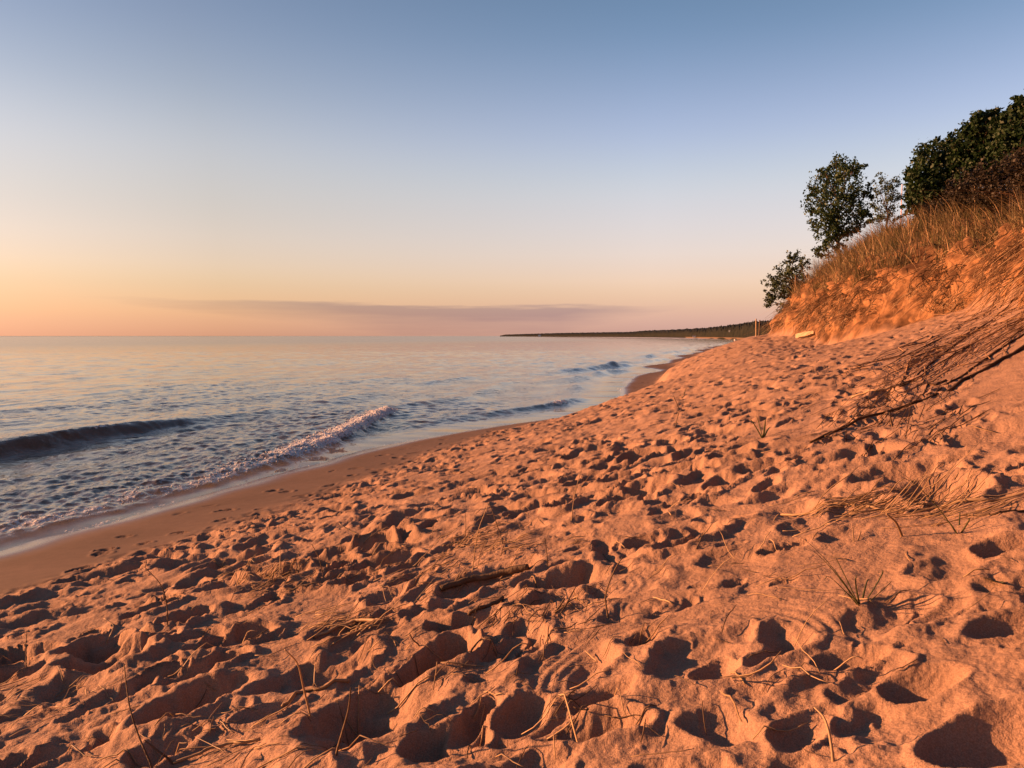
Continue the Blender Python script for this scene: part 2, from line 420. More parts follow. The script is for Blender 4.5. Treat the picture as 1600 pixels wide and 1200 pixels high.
def stamp(x, y, ln, br, an, dep, rim=.3, sole=0.0):
    rr = math.hypot(x, y); th = math.atan2(x, y); e = ln * 1.1
    i0, i1 = np.searchsorted(RR, (max(.3, rr - e), rr + e)); j0, j1 = np.searchsorted(THR, (th - e / rr, th + e / rr))
    X = GX[i0:i1, j0:j1] - x; Y = GY[i0:i1, j0:j1] - y
    X = X + .02 * noise(GX[i0:i1, j0:j1] * 9, GY[i0:i1, j0:j1] * 9, 200); c, s = math.cos(an), math.sin(an)
    a = (X * c + Y * s) / (ln / 2); b = (-X * s + Y * c) / (br / 2) * (1 + .18 * a) * (1 + sole * .45 * np.exp(-((a + .12) / .3) ** 2))
    q = np.sqrt(a * a + b * b)
    w = sst(1.25 - q, 0, .35)
    t = GZ[i0:i1, j0:j1]
    pl = BASEZ[i0:i1, j0:j1]
    floor_ = pl - dep * np.clip(1 - q ** 2.2, 0, 1) + dep * rim * np.exp(-((q - 1.12) / .16) ** 2) + .35 * (t - pl) * sst(q, .6, 1.1)
    GZ[i0:i1, j0:j1] = t * (1 - w) + floor_ * w


for (px, py, ln, br, an, dep) in PRINTS:
    p = hit(px, py, BASEZ); k = .72 if p[1] < 9 else .85; stamp(p[0], p[1], ln * k, br * k, R(an), dep * .65)


# lines of single footprints left by people walking along the beach and up the slope
for (u0, u1, d0, d1, sd) in ((2.2, 20, -3.0, -2.2, 1), (2.4, 17, -.9, .2, 2), (3.0, 13, 1.5, .3, 3), (3.2, 9, -4.2, .8, 4), (6, 22, .8, 2.2, 5), (3.4, 5.2, -.4, 1.9, 6)):
    n_ = int(math.hypot(u1 - u0, d1 - d0) / .68); hd = math.atan2(d1 - d0, u1 - u0)
    for k in range(n_):
        t_ = (k + .3 * rng.random()) / n_; side = (-1) ** k * .09
        u_ = u0 + (u1 - u0) * t_ - math.sin(hd) * side; d_ = d0 + (d1 - d0) * t_ + math.cos(hd) * side + .06 * rng.normal()
        x_ = SA * u_ + CA * d_; y_ = CA * u_ - SA * d_
        if y_ < 1.6: continue
        stamp(x_, y_, rng.uniform(.29, .36), rng.uniform(.12, .16), math.atan2(CA, SA) - hd + rng.normal() * .12, rng.uniform(.035, .07), .35, 1.0)


def arc_tracks(pts, width, pitch, amp, a0, a1):
    P = [hit(*p, BASEZ)[:2] for p in pts]
    (ax, ay), (bx, by), (cx, cy) = P
    d = 2 * (ax * (by - cy) + bx * (cy - ay) + cx * (ay - by))
    ux = ((ax * ax + ay * ay) * (by - cy) + (bx * bx + by * by) * (cy - ay) + (cx * cx + cy * cy) * (ay - by)) / d
    uy = ((ax * ax + ay * ay) * (cx - bx) + (bx * bx + by * by) * (ax - cx) + (cx * cx + cy * cy) * (bx - ax)) / d
    rad = math.hypot(ax - ux, ay - uy)
    g = RR < 7; X = GX[g]; Y = GY[g]
    q = np.hypot(X - ux, Y - uy) - rad
    an = np.arctan2(Y - uy, X - ux); am = math.atan2(by - uy, bx - ux)
    da = (an - am + np.pi) % (2 * np.pi) - np.pi
    ends = [abs((math.atan2(y - uy, x - ux) - am + np.pi) % (2 * np.pi) - np.pi) for x, y in (P[0], P[2])]
    k = np.exp(-(q / width) ** 4) * (1 - sst(np.abs(da), max(ends) * .9, max(ends) * 1.15))
    t = GZ[:len(X)]
    GZ[:len(X)] = t * (1 - .8 * k) + k * (.8 * (BASEZ[:len(X)] + .01) + amp * np.sin(2 * np.pi * q / pitch + 1.5 * noise(X * 3, Y * 3, 301)) + .004 * noise(X * 14, Y * 14, 302))


arc_tracks([(870, 1045), (1040, 968), (1290, 992)], .10, .05, .0035, 0, 0)
arc_tracks([(880, 928), (930, 908), (965, 930)], .12, .045, .0025, 0, 0)
arc_tracks([(985, 955), (1015, 938), (1032, 955)], .07, .035, .0025, 0, 0)


def grid_faces(nr, nc, wrap=False):
    i = np.arange(nr - 1)[:, None] * nc; j = np.arange(nc if wrap else nc - 1)[None]; j2 = (j + 1) % nc
    return np.stack([i + j, i + j2, i + nc + j2, i + nc + j], -1).reshape(-1, 4)


def sand_material():
    m = bpy.data.materials.new('sand'); m.use_nodes = True; nt = m.node_tree; N = nt.nodes; L = nt.links
    p = N['Principled BSDF']
    tc = N.new('ShaderNodeTexCoord')
    def nz(sc_, det=5):
        n = N.new('ShaderNodeTexNoise'); n.inputs['Scale'].default_value = sc_; n.inputs['Detail'].default_value = det
        L.new(tc.outputs['Object'], n.inputs[0]); return n
    n1 = nz(.8); n2 = nz(240, 2); n3 = nz(7)
    r = N.new('ShaderNodeValToRGB'); r.color_ramp.elements[0].position = .3; r.color_ramp.elements[1].position = .7
    r.color_ramp.elements[0].color = (.185, .110, .075, 1); r.color_ramp.elements[1].color = (.240, .146, .102, 1)
    L.new(n1.outputs[0], r.inputs[0])
    def mul(a, noise_, lo, hi, f):
        rr = N.new('ShaderNodeMapRange'); rr.inputs[1].default_value = .3; rr.inputs[2].default_value = .7
        rr.inputs[3].default_value = lo; rr.inputs[4].default_value = hi; L.new(noise_.outputs[0], rr.inputs[0])
        v = N.new('ShaderNodeVectorMath'); v.operation = 'SCALE'; L.new(a, v.inputs[0]); L.new(rr.outputs[0], v.inputs[3]); return v.outputs[0]
    c = mul(r.outputs[0], n3, .9, 1.08, 1); c = mul(c, n2, .72, 1.25, 1)
    # bluff: redder, older sand with root fibres; dark blotches paint its shaded hollows
    fa = N.new('ShaderNodeAttribute'); fa.attribute_name = 'face'
    nf = nz(2.6, 10); rf = N.new('ShaderNodeValToRGB'); rf.color_ramp.elements[0].position = .38; rf.color_ramp.elements[1].position = .62
    rf.color_ramp.elements[0].color = (.055, .026, .013, 1); rf.color_ramp.elements[1].color = (.20, .098, .046, 1); L.new(nf.outputs[0], rf.inputs[0])
    mf = N.new('ShaderNodeMix'); mf.data_type = 'RGBA'; L.new(fa.outputs['Fac'], mf.inputs[0]); L.new(c, mf.inputs[6]); L.new(rf.outputs[0], mf.inputs[7])
    # damp sand
    wa = N.new('ShaderNodeAttribute'); wa.attribute_name = 'wet'
    mw = N.new('ShaderNodeMix'); mw.data_type = 'RGBA'; mw.blend_type = 'MULTIPLY'
    L.new(wa.outputs['Fac'], mw.inputs[0]); L.new(mf.outputs[2], mw.inputs[6]); mw.inputs[7].default_value = (.43, .44, .50, 1)
    L.new(mw.outputs[2], p.inputs['Base Color'])
    ga = N.new('ShaderNodeAttribute'); ga.attribute_name = 'film'
    ro = N.new('ShaderNodeMapRange'); ro.inputs[3].default_value = .95; ro.inputs[4].default_value = .16
    L.new(ga.outputs['Fac'], ro.inputs[0]); L.new(ro.outputs[0], p.inputs['Roughness'])
    sp_ = N.new('ShaderNodeMapRange'); sp_.inputs[3].default_value = .12; sp_.inputs[4].default_value = .5
    L.new(ga.outputs['Fac'], sp_.inputs[0]); L.new(sp_.outputs[0], p.inputs['Specular IOR Level'])
    nb = nz(55, 6); nb2 = nz(330, 2)
    ad = N.new('ShaderNodeMath'); ad.operation = 'MULTIPLY_ADD'; ad.inputs[1].default_value = .22; L.new(nb2.outputs[0], ad.inputs[0]); L.new(nb.outputs[0], ad.inputs[2])
    iv = N.new('ShaderNodeMapRange'); iv.inputs[3].default_value = .6; iv.inputs[4].default_value = .03; L.new(wa.outputs['Fac'], iv.inputs[0])
    b = N.new('ShaderNodeBump'); b.inputs['Distance'].default_value = .016; L.new(iv.outputs[0], b.inputs['Strength'])
    L.new(ad.outputs[0], b.inputs['Height']); L.new(b.outputs[0], p.inputs['Normal'])
    return m


M = {}
M['sand'] = sand_material()


def build_sand():
    nr, nc = GX.shape
    V = np.stack([GX, GY, GZ], -1).reshape(-1, 3)
    F = grid_faces(nr, nc, True)
    o = mesh_np('sand_beach', V, F, M['sand'])
    tag(o, kind='structure')
    wob = .12 * noise(GX * .8, GY * .8, 400)
    attr(o, 'wet', 1 - sst(GQ + wob, 1.0, 1.35))
    attr(o, 'film', (1 - sst(GQ + wob * .7, .08, .42)))
    attr(o, 'face', sst(GQ + .1 * noise(GX * 1.5, GY * 1.5, 401), 3.98, 4.2))
    return o


build_sand()

# ------------------------------------------------------------------ the lake
def water_material():
    m = bpy.data.materials.new('lake_water'); m.use_nodes = True; nt = m.node_tree; N = nt.nodes; L = nt.links
    p = N['Principled BSDF']; out = N['Material Output']
    p.inputs['Base Color'].default_value = (.042, .032, .021, 1)
    ru = N.new('ShaderNodeAttribute'); ru.attribute_name = 'ruffle'; L.new(ru.outputs['Fac'], p.inputs['Roughness'])
    p.inputs['Roughness'].default_value = .06; p.inputs['IOR'].default_value = 1.333
    tc = N.new('ShaderNodeTexCoord')
    mp = N.new('ShaderNodeMapping'); mp.inputs['Rotation'].default_value = (0, 0, R(17)); mp.inputs['Scale'].default_value = (1.5, .8, 1)
    L.new(tc.outputs['Object'], mp.inputs[0])
    n1 = N.new('ShaderNodeTexNoise'); n1.inputs['Scale'].default_value = 2.2; n1.inputs['Detail'].default_value = 5; n1.inputs['Roughness'].default_value = .6
    L.new(mp.outputs[0], n1.inputs[0])
    b = N.new('ShaderNodeBump'); b.inputs['Distance'].default_value = .10
    mpw = N.new('ShaderNodeMapping'); mpw.inputs['Rotation'].default_value = (0, 0, R(17)); mpw.inputs['Scale'].default_value = (1.0, .42, 1)
    L.new(tc.outputs['Object'], mpw.inputs[0])
    nw = N.new('ShaderNodeTexNoise'); nw.inputs['Scale'].default_value = .85; nw.inputs['Detail'].default_value = 5; nw.inputs['Roughness'].default_value = .62
    L.new(mpw.outputs[0], nw.inputs[0])
    ca = N.new('ShaderNodeAttribute'); ca.attribute_name = 'chop'
    cadd = N.new('ShaderNodeMath'); cadd.operation = 'MULTIPLY_ADD'; cadd.inputs[1].default_value = .16; L.new(ca.outputs['Fac'], cadd.inputs[0]); L.new(nw.outputs[0], cadd.inputs[2])
    wr = N.new('ShaderNodeMapRange'); wr.inputs[1].default_value = .47; wr.inputs[2].default_value = .68; wr.inputs[3].default_value = .08; wr.inputs[4].default_value = 1.0
    L.new(cadd.outputs[0], wr.inputs[0]); ra = N.new('ShaderNodeAttribute'); ra.attribute_name = 'rip'; rm = N.new('ShaderNodeMath'); rm.operation = 'MULTIPLY'
    L.new(wr.outputs[0], rm.inputs[0]); L.new(ra.outputs['Fac'], rm.inputs[1]); L.new(rm.outputs[0], b.inputs['Strength'])
    L.new(n1.outputs[0], b.inputs['Height']); L.new(b.outputs[0], p.inputs['Normal'])
    tl = N.new('ShaderNodeBsdfTranslucent'); tl.inputs[0].default_value = (.15, .11, .06, 1)
    adds = N.new('ShaderNodeAddShader'); L.new(p.outputs[0], adds.inputs[0]); L.new(tl.outputs[0], adds.inputs[1])
    # foam
    fa = N.new('ShaderNodeAttribute'); fa.attribute_name = 'foam'
    nf = N.new('ShaderNodeTexNoise'); nf.inputs['Scale'].default_value = 13; nf.inputs['Detail'].default_value = 6; nf.inputs['Roughness'].default_value = .65
    mpf = N.new('ShaderNodeMapping'); mpf.inputs['Rotation'].default_value = (0, 0, R(17)); mpf.inputs['Scale'].default_value = (1.3, .6, 1)
    L.new(tc.outputs['Object'], mpf.inputs[0]); L.new(mpf.outputs[0], nf.inputs[0])
    ad = N.new('ShaderNodeMath'); ad.operation = 'ADD'; L.new(fa.outputs['Fac'], ad.inputs[0]); L.new(nf.outputs[0], ad.inputs[1])
    rg = N.new('ShaderNodeMapRange'); rg.inputs[1].default_value = .97; rg.inputs[2].default_value = 1.12; L.new(ad.outputs[0], rg.inputs[0])
    fo = N.new('ShaderNodeBsdfPrincipled'); fo.inputs['Base Color'].default_value = (.50, .48, .49, 1); fo.inputs['Roughness'].default_value = .7
    bf = N.new('ShaderNodeBump'); bf.inputs['Strength'].default_value = .8; bf.inputs['Distance'].default_value = .05
    n9 = N.new('ShaderNodeTexNoise'); n9.inputs['Scale'].default_value = 22; n9.inputs['Detail'].default_value = 4; L.new(tc.outputs['Object'], n9.inputs[0])
    L.new(n9.outputs[0], bf.inputs['Height']); L.new(bf.outputs[0], fo.inputs['Normal'])
    # shallow edge: the sand shows through, the sheen stays
    da = N.new('ShaderNodeAttribute'); da.attribute_name = 'depth'
    dr = N.new('ShaderNodeMapRange'); dr.inputs[1].default_value = .0; dr.inputs[2].default_value = .22; L.new(da.outputs['Fac'], dr.inputs[0])
    tr = N.new('ShaderNodeBsdfTransparent'); tr.inputs[0].default_value = (.9, .84, .76, 1)
    gl = N.new('ShaderNodeBsdfGlossy'); gl.inputs['Roughness'].default_value = .05
    L.new(b.outputs[0], gl.inputs['Normal'])
    fr = N.new('ShaderNodeFresnel'); fr.inputs[0].default_value = 1.333; L.new(b.outputs[0], fr.inputs['Normal'])
    sh = N.new('ShaderNodeMixShader'); L.new(fr.outputs[0], sh.inputs[0]); L.new(tr.outputs[0], sh.inputs[1]); L.new(gl.outputs[0], sh.inputs[2])
    m1 = N.new('ShaderNodeMixShader'); L.new(dr.outputs[0], m1.inputs[0]); L.new(sh.outputs[0], m1.inputs[1]); L.new(adds.outputs[0], m1.inputs[2])
    m2 = N.new('ShaderNodeMixShader'); L.new(rg.outputs[0], m2.inputs[0]); L.new(m1.outputs[0], m2.inputs[1]); L.new(fo.outputs[0], m2.inputs[2])
    L.new(m2.outputs[0], out.inputs[0])
    return m


M['water'] = water_material()


def build_lake():
    r = np.concatenate([geo(5, 8, .01), geo(8, 48, .0037), geo(48, 140, .0065), geo(140, 420, .014), geo(420, 60000, .07), [60000]])
    th = np.radians(np.concatenate([np.linspace(-175, -60, 60)[:-1], np.linspace(-60, -36, 50)[:-1], np.arange(-36, 18, .115), np.linspace(20, 40, 40)]))
    X = r[:, None] * np.sin(th)[None]; Y = r[:, None] * np.cos(th)[None]
    xs = np.interp(Y, TY, Wx)
    q = (xs - X) * .95                                   # metres off the waterline
    Z = np.zeros_like(X); foam = np.zeros_like(X)
    U = SA * X + CA * Y
    rad = np.hypot(X, Y)
    far = 1 - sst(rad, 120, 420)
    # open lake: low swell and ripples
    Z += .05 * noise(q * .38 + 7, U * .13, 501) * sst(q, 1, 8) * (1 - .5 * sst(rad, 150, 600))
    Z += .042 * noise(q * 1.0, U * .33, 502) * far * sst(q, .5, 4) * (.4 + .6 * sst(noise(q * .12, U * .05, 522), -.3, .4))
    Z += .011 * fbm(X * 2.6, Y * 2.0, 503, 2) * (1 - sst(rad, 30, 90)) * sst(q, .3, 2)
    # short crossing ripples, steeper in gusty patches and near the beach
    gust = .25 + .75 * sst(noise(q * .10 + 3, U * .05, 540) + .5 * np.exp(-np.maximum(q, 0) / 12), -.15, .55)
    fade = sst(q, .7, 2.5)
    rp = (1 - 2 * np.abs(noise(Y * .95 + .3 * X, X * .38, 541))) * .6 + (1 - 2 * np.abs(noise(q * 1.5, U * .55, 542))) * .4
    Z += .042 * rp * gust * fade * (1 - sst(rad, 70, 200))
    Z += .019 * (1 - 2 * np.abs(noise(Y * 2.6 + .6 * X, X * 1.3, 543))) * gust * fade * (1 - sst(rad, 28, 60))
    Z += .04 * noise(Y * .32, X * .10, 544) * fade * sst(rad, 40, 90) * (1 - sst(rad, 200, 420))
    Z += .085 * (.5 - np.abs(noise(Y * .34 + .15 * X, X * .13, 545))) * np.exp(-np.maximum(q, 0) / 16) * fade * sst(rad, 32, 60) * (1 - sst(rad, 200, 400))
    # small breakers close to the shore, crest after crest
    near = np.exp(-np.maximum(q, 0) / 9) * sst(q, .6, 2.5)
    ph = q / 4.2 + .55 * noise(U * .07, q * .03, 504)
    saw = ph - np.floor(ph)
    Z += .26 * near * np.exp(-((saw - .5) / .13) ** 2) * sst(noise(U * .12, np.floor(ph) * 3.1, 505), -.15, .35) * sst(Y, 22, 34)

    def crest(xc, A, back, front):
        t = X - xc
        return A * np.where(t < 0, np.exp(-(t / back) ** 2), np.exp(-(t / front) ** 2))

    # the clean wave standing up at the left
    xc = np.interp(Y, [4, 10, 16.2, 19, 21.3, 24, 28, 34, 45], [-13.9, -12.7, -11.5, -11.0, -10.45, -9.6, -8.1, -5.6, -1.8])
    A = np.interp(Y, [4, 10, 17, 20, 21.5, 23, 25, 29, 36], [.27, .3, .31, .29, .24, .17, .10, .04, 0])
    fr = np.interp(Y, [10, 19, 21.5, 25], [.30, .30, .5, .9])
    Z += crest(xc, A, 1.5, fr)
    Z -= .03 * np.exp(-((X - xc - .9) / .6) ** 2) * np.clip(A / .3, 0, 1)
    curl = np.exp(-((X - xc - .12) / .12) ** 2) * np.exp(-((Y - 20.2) / .9) ** 2)
    foam = np.maximum(foam, .52 * curl); Z += .05 * curl * np.abs(noise(X * 7, Y * 7, 520))
    # ribs on its shoulder
    Z += .018 * np.sin((X - xc) * 7.5) * np.exp(-((X - xc - .8) / .9) ** 2) * np.exp(-((Y - 22) / 2.2) ** 2)
    # the foaming bore running in
    xf = np.interp(Y, [4, 9.76, 10.67, 11.7, 13.4, 14.6, 16.3, 20.3, 25.4, 28], [-7.9, -6.42, -6.12, -5.78, -5.28, -5.0, -4.62, -4.3, -4.2, -4.3])
    xf = xf + .16 * noise(Y * .9, 0 * Y, 506) + .07 * noise(X * 3, Y * 2.6, 507)
    hb = np.interp(Y, [4, 9, 12, 15, 20, 24.5, 26, 27.5], [.04, .05, .08, .14, .19, .21, .15, 0])
    t = X - xf
    Z += hb * np.where(t < 0, np.exp(t / np.interp(Y, [10, 20, 26], [2.2, 1.1, .7])), np.exp(-(np.maximum(t, 0) / .22) ** 2))
    body = np.clip(hb / .05, 0, 1)
    wid = np.interp(Y, [8, 12, 16, 21, 26], [2.4, 2.0, 1.3, .7, .5])
    fm = body * np.where(t < 0, np.exp(-(t / wid) ** 2), np.exp(-(t / np.interp(Y, [10, 14, 18], [.08, .16, .34])) ** 4))
    strong = np.interp(Y, [8, 12, 15, 18, 26], [.40, .42, .50, .62, .68]) + .10 * noise(X * 1.6, Y * .9, 530)
    foam = np.maximum(foam, fm * strong)
    lace = (.50 + .14 * noise(X * 1.7, Y * .8, 531)) * body * sst(-t, -.1, .2) * np.exp(-np.maximum(-t, 0) / np.interp(Y, [9, 16, 24], [3.2, 2.2, 1.0]))
    foam = np.maximum(foam, lace)
    Z += fm * (.05 * np.abs(noise(X * 5, Y * 4, 508)) + .035 * np.abs(noise(X * 11, Y * 10, 509)) + .02 * np.abs(noise(X * 23, Y * 21, 511))) * np.clip(hb / .15, .35, 1)
    chop = body * sst(-t, -.3, .3) * np.exp(-np.maximum(-t, 0) / 3.2)
    Z += chop * (.045 * noise(X * 2.4, Y * 1.7, 510) + .03 * noise(X * 5.5, Y * 4.2, 512) + .014 * noise(X * 11, Y * 9, 533))
    # two waves breaking farther along
    xc = np.interp(Y, [22, 25, 29, 33], [-3.5, -1.4, 1.5, 3.2]); A = np.interp(Y, [22, 25, 29, 31, 33], [0, .05, .14, .10, 0])
    Z += crest(xc, A, 1.0, .4)
    f2 = np.exp(-((X - xc - .15) / .3) ** 2) * np.exp(-((Y - 29.3) / 1.1) ** 2)
    foam = np.maximum(foam, .62 * f2); Z += f2 * .09 * np.abs(noise(X * 6, Y * 6, 513))
    for (Yc, X0, k, amp, wy) in ((64, 8.2, .55, .42, 4.2), (84, 16.0, .4, .3, 5), (108, 23.5, .35, .3, 7), (140, 32, .33, .3, 9), (47, 3.8, .3, .2, 4), (74, 10.5, .4, .25, 3.5), (95, 16.5, .35, .3, 5), (122, 24.5, .34, .32, 6), (165, 37, .32, .35, 9), (57, 4.5, .5, .2, 3)):
        Z += crest(X0 + (Y - Yc) * k, amp, 1.8, .7) * np.exp(-((Y - Yc) / wy) ** 2)
    f3 = np.exp(-((X - 8.55) / .5) ** 2) * np.exp(-((Y - 52) / 1.2) ** 2)
    foam = np.maximum(foam, .66 * f3); Z += .22 * f3 + f3 * .08 * np.abs(noise(X * 5, Y * 5, 514))
    lake_z = Z
    gz, gq = base_z(X, Y)
    # swash running up in lobes
    lobes = .022 + .035 * noise(U * .28, 0 * U, 515) + .02 * noise(U * 1.1, 0 * U, 516)
    Z = np.where(q < 2.2, Z * sst(q, -.4, 1.2) + lobes * (1 - sst(q, .2, 2.2)), Z)
    dep = Z - gz
    edge = (np.abs(dep - .006) < .012) & (q < 2)
    foam = np.where(edge & (noise(U * .6, q * 0, 517) > -.2), np.maximum(foam, .42), foam)
    F = grid_faces(len(r), len(th))
    F = F[(dep.ravel()[F] > -.08).any(1)]
    used = np.unique(F); mp = -np.ones(X.size, int); mp[used] = np.arange(len(used))
    V = np.stack([X, Y, Z], -1).reshape(-1, 3)[used]
    o = mesh_np('lake', V, mp[F], M['water']); tag(o, kind='structure')
    attr(o, 'foam', foam.ravel()[used]); attr(o, 'rip', (.03 + .72 * sst(q, .5, 2.4)).ravel()[used]); attr(o, 'chop', (np.exp(-np.maximum(q, 0) / 14) * sst(q, .6, 2)).ravel()[used]); attr(o, 'ruffle', (.05 + .11 * sst(q, 20, 200) + .25 * sst(q, 2500, 6000)).ravel()[used]); attr(o, 'depth', np.clip(dep, 0, 5).ravel()[used])


build_lake()


def build_froth():
    """lumps of white water tumbling down the front of the bore and at the two breaking ends"""
    ico = np.array([[0, 0, 1], [.89, 0, .45], [.28, .85, .45], [-.72, .53, .45], [-.72, -.53, .45], [.28, -.85, .45], [.72, .53, -.45], [-.28, .85, -.45], [-.89, 0, -.45], [-.28, -.85, -.45], [.72, -.53, -.45], [0, 0, -1]])
    tri = np.array([[0, 1, 2], [0, 2, 3], [0, 3, 4], [0, 4, 5], [0, 5, 1], [1, 6, 2], [2, 7, 3], [3, 8, 4], [4, 9, 5], [5, 10, 1], [6, 7, 2], [7, 8, 3], [8, 9, 4], [9, 10, 5], [10, 6, 1], [6, 11, 7], [7, 11, 8], [8, 11, 9], [9, 11, 10], [10, 11, 6]])
    lk = bpy.data.objects['lake'].data
    co = np.empty(len(lk.vertices) * 3, np.float32); lk.vertices.foreach_get('co', co); co = co.reshape(-1, 3)
    fo = np.empty(len(co), np.float32); lk.attributes['foam'].data.foreach_get('value', fo)
    w = np.clip(fo - .36, 0, 1) ** 2 * (co[:, 1] > 6) * (co[:, 1] < 56) * np.hypot(co[:, 0], co[:, 1]) ** 2 * np.where(co[:, 2] > .06, 1, .02)
    pk = rng.choice(len(co), 6000, p=w / w.sum())
    P = co[pk] + rng.normal(size=(6000, 3)) * [.05, .05, .01]
    r = (.004 + .012 * rng.random(6000) ** 2) * np.interp(P[:, 1], [9, 20, 30, 50], [.6, 1.2, 1.4, 1.8])
    V = P[:, None] + ico[None] * (r[:, None] * (1 + .35 * rng.normal(size=(6000, 12)).clip(-1, 1)))[..., None] * [1.1, 1.1, .8]
    F = (np.arange(6000)[:, None, None] * 12 + tri[None]).reshape(-1, 3)
    o = mesh_np('froth', V.reshape(-1, 3), F, mat('froth', (.55, .53, .54), .7, .3)); tag(o, 'white froth tumbling along the small breaking wave by the beach', 'foam', kind='stuff')


build_froth()

# ------------------------------------------------------------------ far wooded shore round the bay
M['farwood'] = mat('far_woodland', (.007, .008, .006), .9, .05, (.017, .016, .011), .12)
M['farsand'] = mat('far_sand', (.085, .056, .042), .9, .1)
M['white'] = mat('white_siding', (.75, .73, .70), .6, .3)
M['roofing'] = mat('grey_shingle', (.09, .08, .08), .8, .2)


def far_d(px): return np.interp(px, [760, 785, 800, 880, 985, 1075, 1130, 1180, 1230, 1320], [4600, 4300, 4150, 3300, 2200, 1250, 820, 540, 420, 360])


def build_headland():
    px = np.concatenate([np.linspace(781, 1050, 330), np.linspace(1050.5, 1290, 420)])
    D = far_d(px); az = np.arctan((px - 800) / FPX)
    ytop = np.interp(px, [780, 790, 880, 935, 985, 1010, 1040, 1075, 1100, 1130, 1150, 1180, 1200, 1290], [524.5, 522.3, 519.5, 518.5, 517.5, 515, 514, 512, 510.5, 507, 504, 499, 497.5, 492])
    Hh = (525 - ytop) / FPX * D + 2.2
    back = np.array([0, 4, 8, 12, 18, 26, 36, 50, 70, 95, 130, 200])
    prof = np.array([0, .25, .42, .52, .6, .68, .76, .84, .92, 1.0, 1.0, .9])
    k = np.clip(D / 700, .8, 3)[:, None]
    Rr = D[:, None] + back[None] * k
    X = Rr * np.sin(az)[:, None]; Y = Rr * np.cos(az)[:, None]
    s = np.cumsum(np.concatenate([[0], np.hypot(np.diff(X[:, 0]), np.diff(Y[:, 0]))]))[:, None] + 0 * X
    Z = Hh[:, None] * prof[None] * (1 + .05 * noise(s / 60, 0 * s, 600))
    lump = (.5 + .05 * Hh[:, None]) * (noise(s / 9, Rr / 9, 601) * .9 + .5 * noise(s / 4, Rr / 4, 602))
    Z = Z * (Rr > -1) + lump * (back[None] > 3)
    Z[:, 0] = -.5
    V = np.stack([X, Y, Z], -1).reshape(-1, 3)
    o = mesh_np('far_woodland', V, grid_faces(*X.shape), M['farwood'], smooth=True)
    tag(o, 'dark wooded headland reaching out along the horizon beyond the bay', 'woodland', kind='stuff')
    # strip of beach at its foot
    w = np.array([-13, -6, 0, 3]); zz = np.array([-.6, .5, 1.1, 1.3])
    sel = px > 1070
    X = (D[sel, None] + w[None] * (.6 + .3 * noise(px[sel] / 14, 0 * px[sel], 603))[:, None]) * np.sin(az[sel])[:, None]
    Y = (D[sel, None] + w[None]) * np.cos(az[sel])[:, None]
    o = mesh_np('far_beach', np.stack([X, Y, zz[None] + 0 * X], -1).reshape(-1, 3), grid_faces(*X.shape), M['farsand']); tag(o, kind='structure')


build_headland()


def box(acc, c, s, rz=0):
    c = np.array(c, float); s = np.array(s) / 2
    v = np.array([[x, y, z] for z in (-1, 1) for y in (-1, 1) for x in (-1, 1)]) * s
    co, si = math.cos(rz), math.sin(rz)
    v = np.stack([v[:, 0] * co - v[:, 1] * si, v[:, 0] * si + v[:, 1] * co, v[:, 2]], -1) + c
    acc.add(v, [[0, 2, 3, 1], [4, 5, 7, 6], [0, 1, 5, 4], [2, 6, 7, 3], [0, 4, 6, 2], [1, 3, 7, 5]])


def cottage(px, D, w, h, z0, label):
    az = math.atan((px - 800) / FPX); x, y = D * math.sin(az), D * math.cos(az)
    e = empty('lakeside_cottage', (x, y, z0)); tag(e, label, 'house', 'white cottages on the far shore')
    a = Acc(); box(a, (x, y, z0 + h / 2), (w, w * .7, h), -az); a.build('wall', M['white'], e, False)
    a = Acc(); rd = np.array([math.cos(-az), math.sin(-az), 0]); bd = np.array([-rd[1], rd[0], 0]); c = np.array([x, y, z0 + h])
    P = [c - rd * w * .55 - bd * w * .42, c + rd * w * .55 - bd * w * .42, c + rd * w * .55 + bd * w * .42, c - rd * w * .55 + bd * w * .42,
         c - rd * w * .55 + np.array([0, 0, w * .25]), c + rd * w * .55 + np.array([0, 0, w * .25])]
    a.add(P, [[0, 1, 5, 4], [3, 4, 5, 2], [0, 3, 2, 1]]); a.T = [np.array([[0, 4, 3], [1, 2, 5]]) + a.n - 6]
    a.build('roof', M['roofing'], e, False)
    for s_ in (-.25, .25):
        a = Acc(); box(a, c + rd * w * s_ - bd * (w * .35 + .02) - np.array([0, 0, h * .45]), (w * .16, .08, h * .35), -az); a.build('window', M['roofing'], e, False)


cottage(1085, far_d(1085) - 12, 6.0, 2.0, .6, 'long white building low on the far beach under the dark wood')
cottage(1140, far_d(1140) + 14, 2.4, 1.6, 6.5, 'small white cottage among the dark trees above the far beach')
cottage(843, far_d(843) - 6, 13, 6, 1.0, 'tiny white building out near the tip of the far headland')

# ------------------------------------------------------------------ trees and shrubs
M['bark'] = mat('bark', (.05, .035, .025), .9, .1, (.09, .063, .045), 6)
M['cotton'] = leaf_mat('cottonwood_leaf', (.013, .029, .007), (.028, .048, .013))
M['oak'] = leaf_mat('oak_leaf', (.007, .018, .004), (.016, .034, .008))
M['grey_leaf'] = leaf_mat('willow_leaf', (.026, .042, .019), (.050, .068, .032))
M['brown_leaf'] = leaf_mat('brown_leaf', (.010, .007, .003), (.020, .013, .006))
M['grass'] = leaf_mat('marram_grass', (.055, .046, .020), (.20, .14, .068), .3)
M['green_grass'] = leaf_mat('green_grass_blade', (.036, .042, .014), (.085, .080, .030), .3)
M['straw'] = leaf_mat('dry_straw', (.17, .10, .052), (.40, .26, .145), .15)
M['root'] = mat('root_fibre', (.035, .019, .011), .9, .1, (.095, .05, .026), 4)
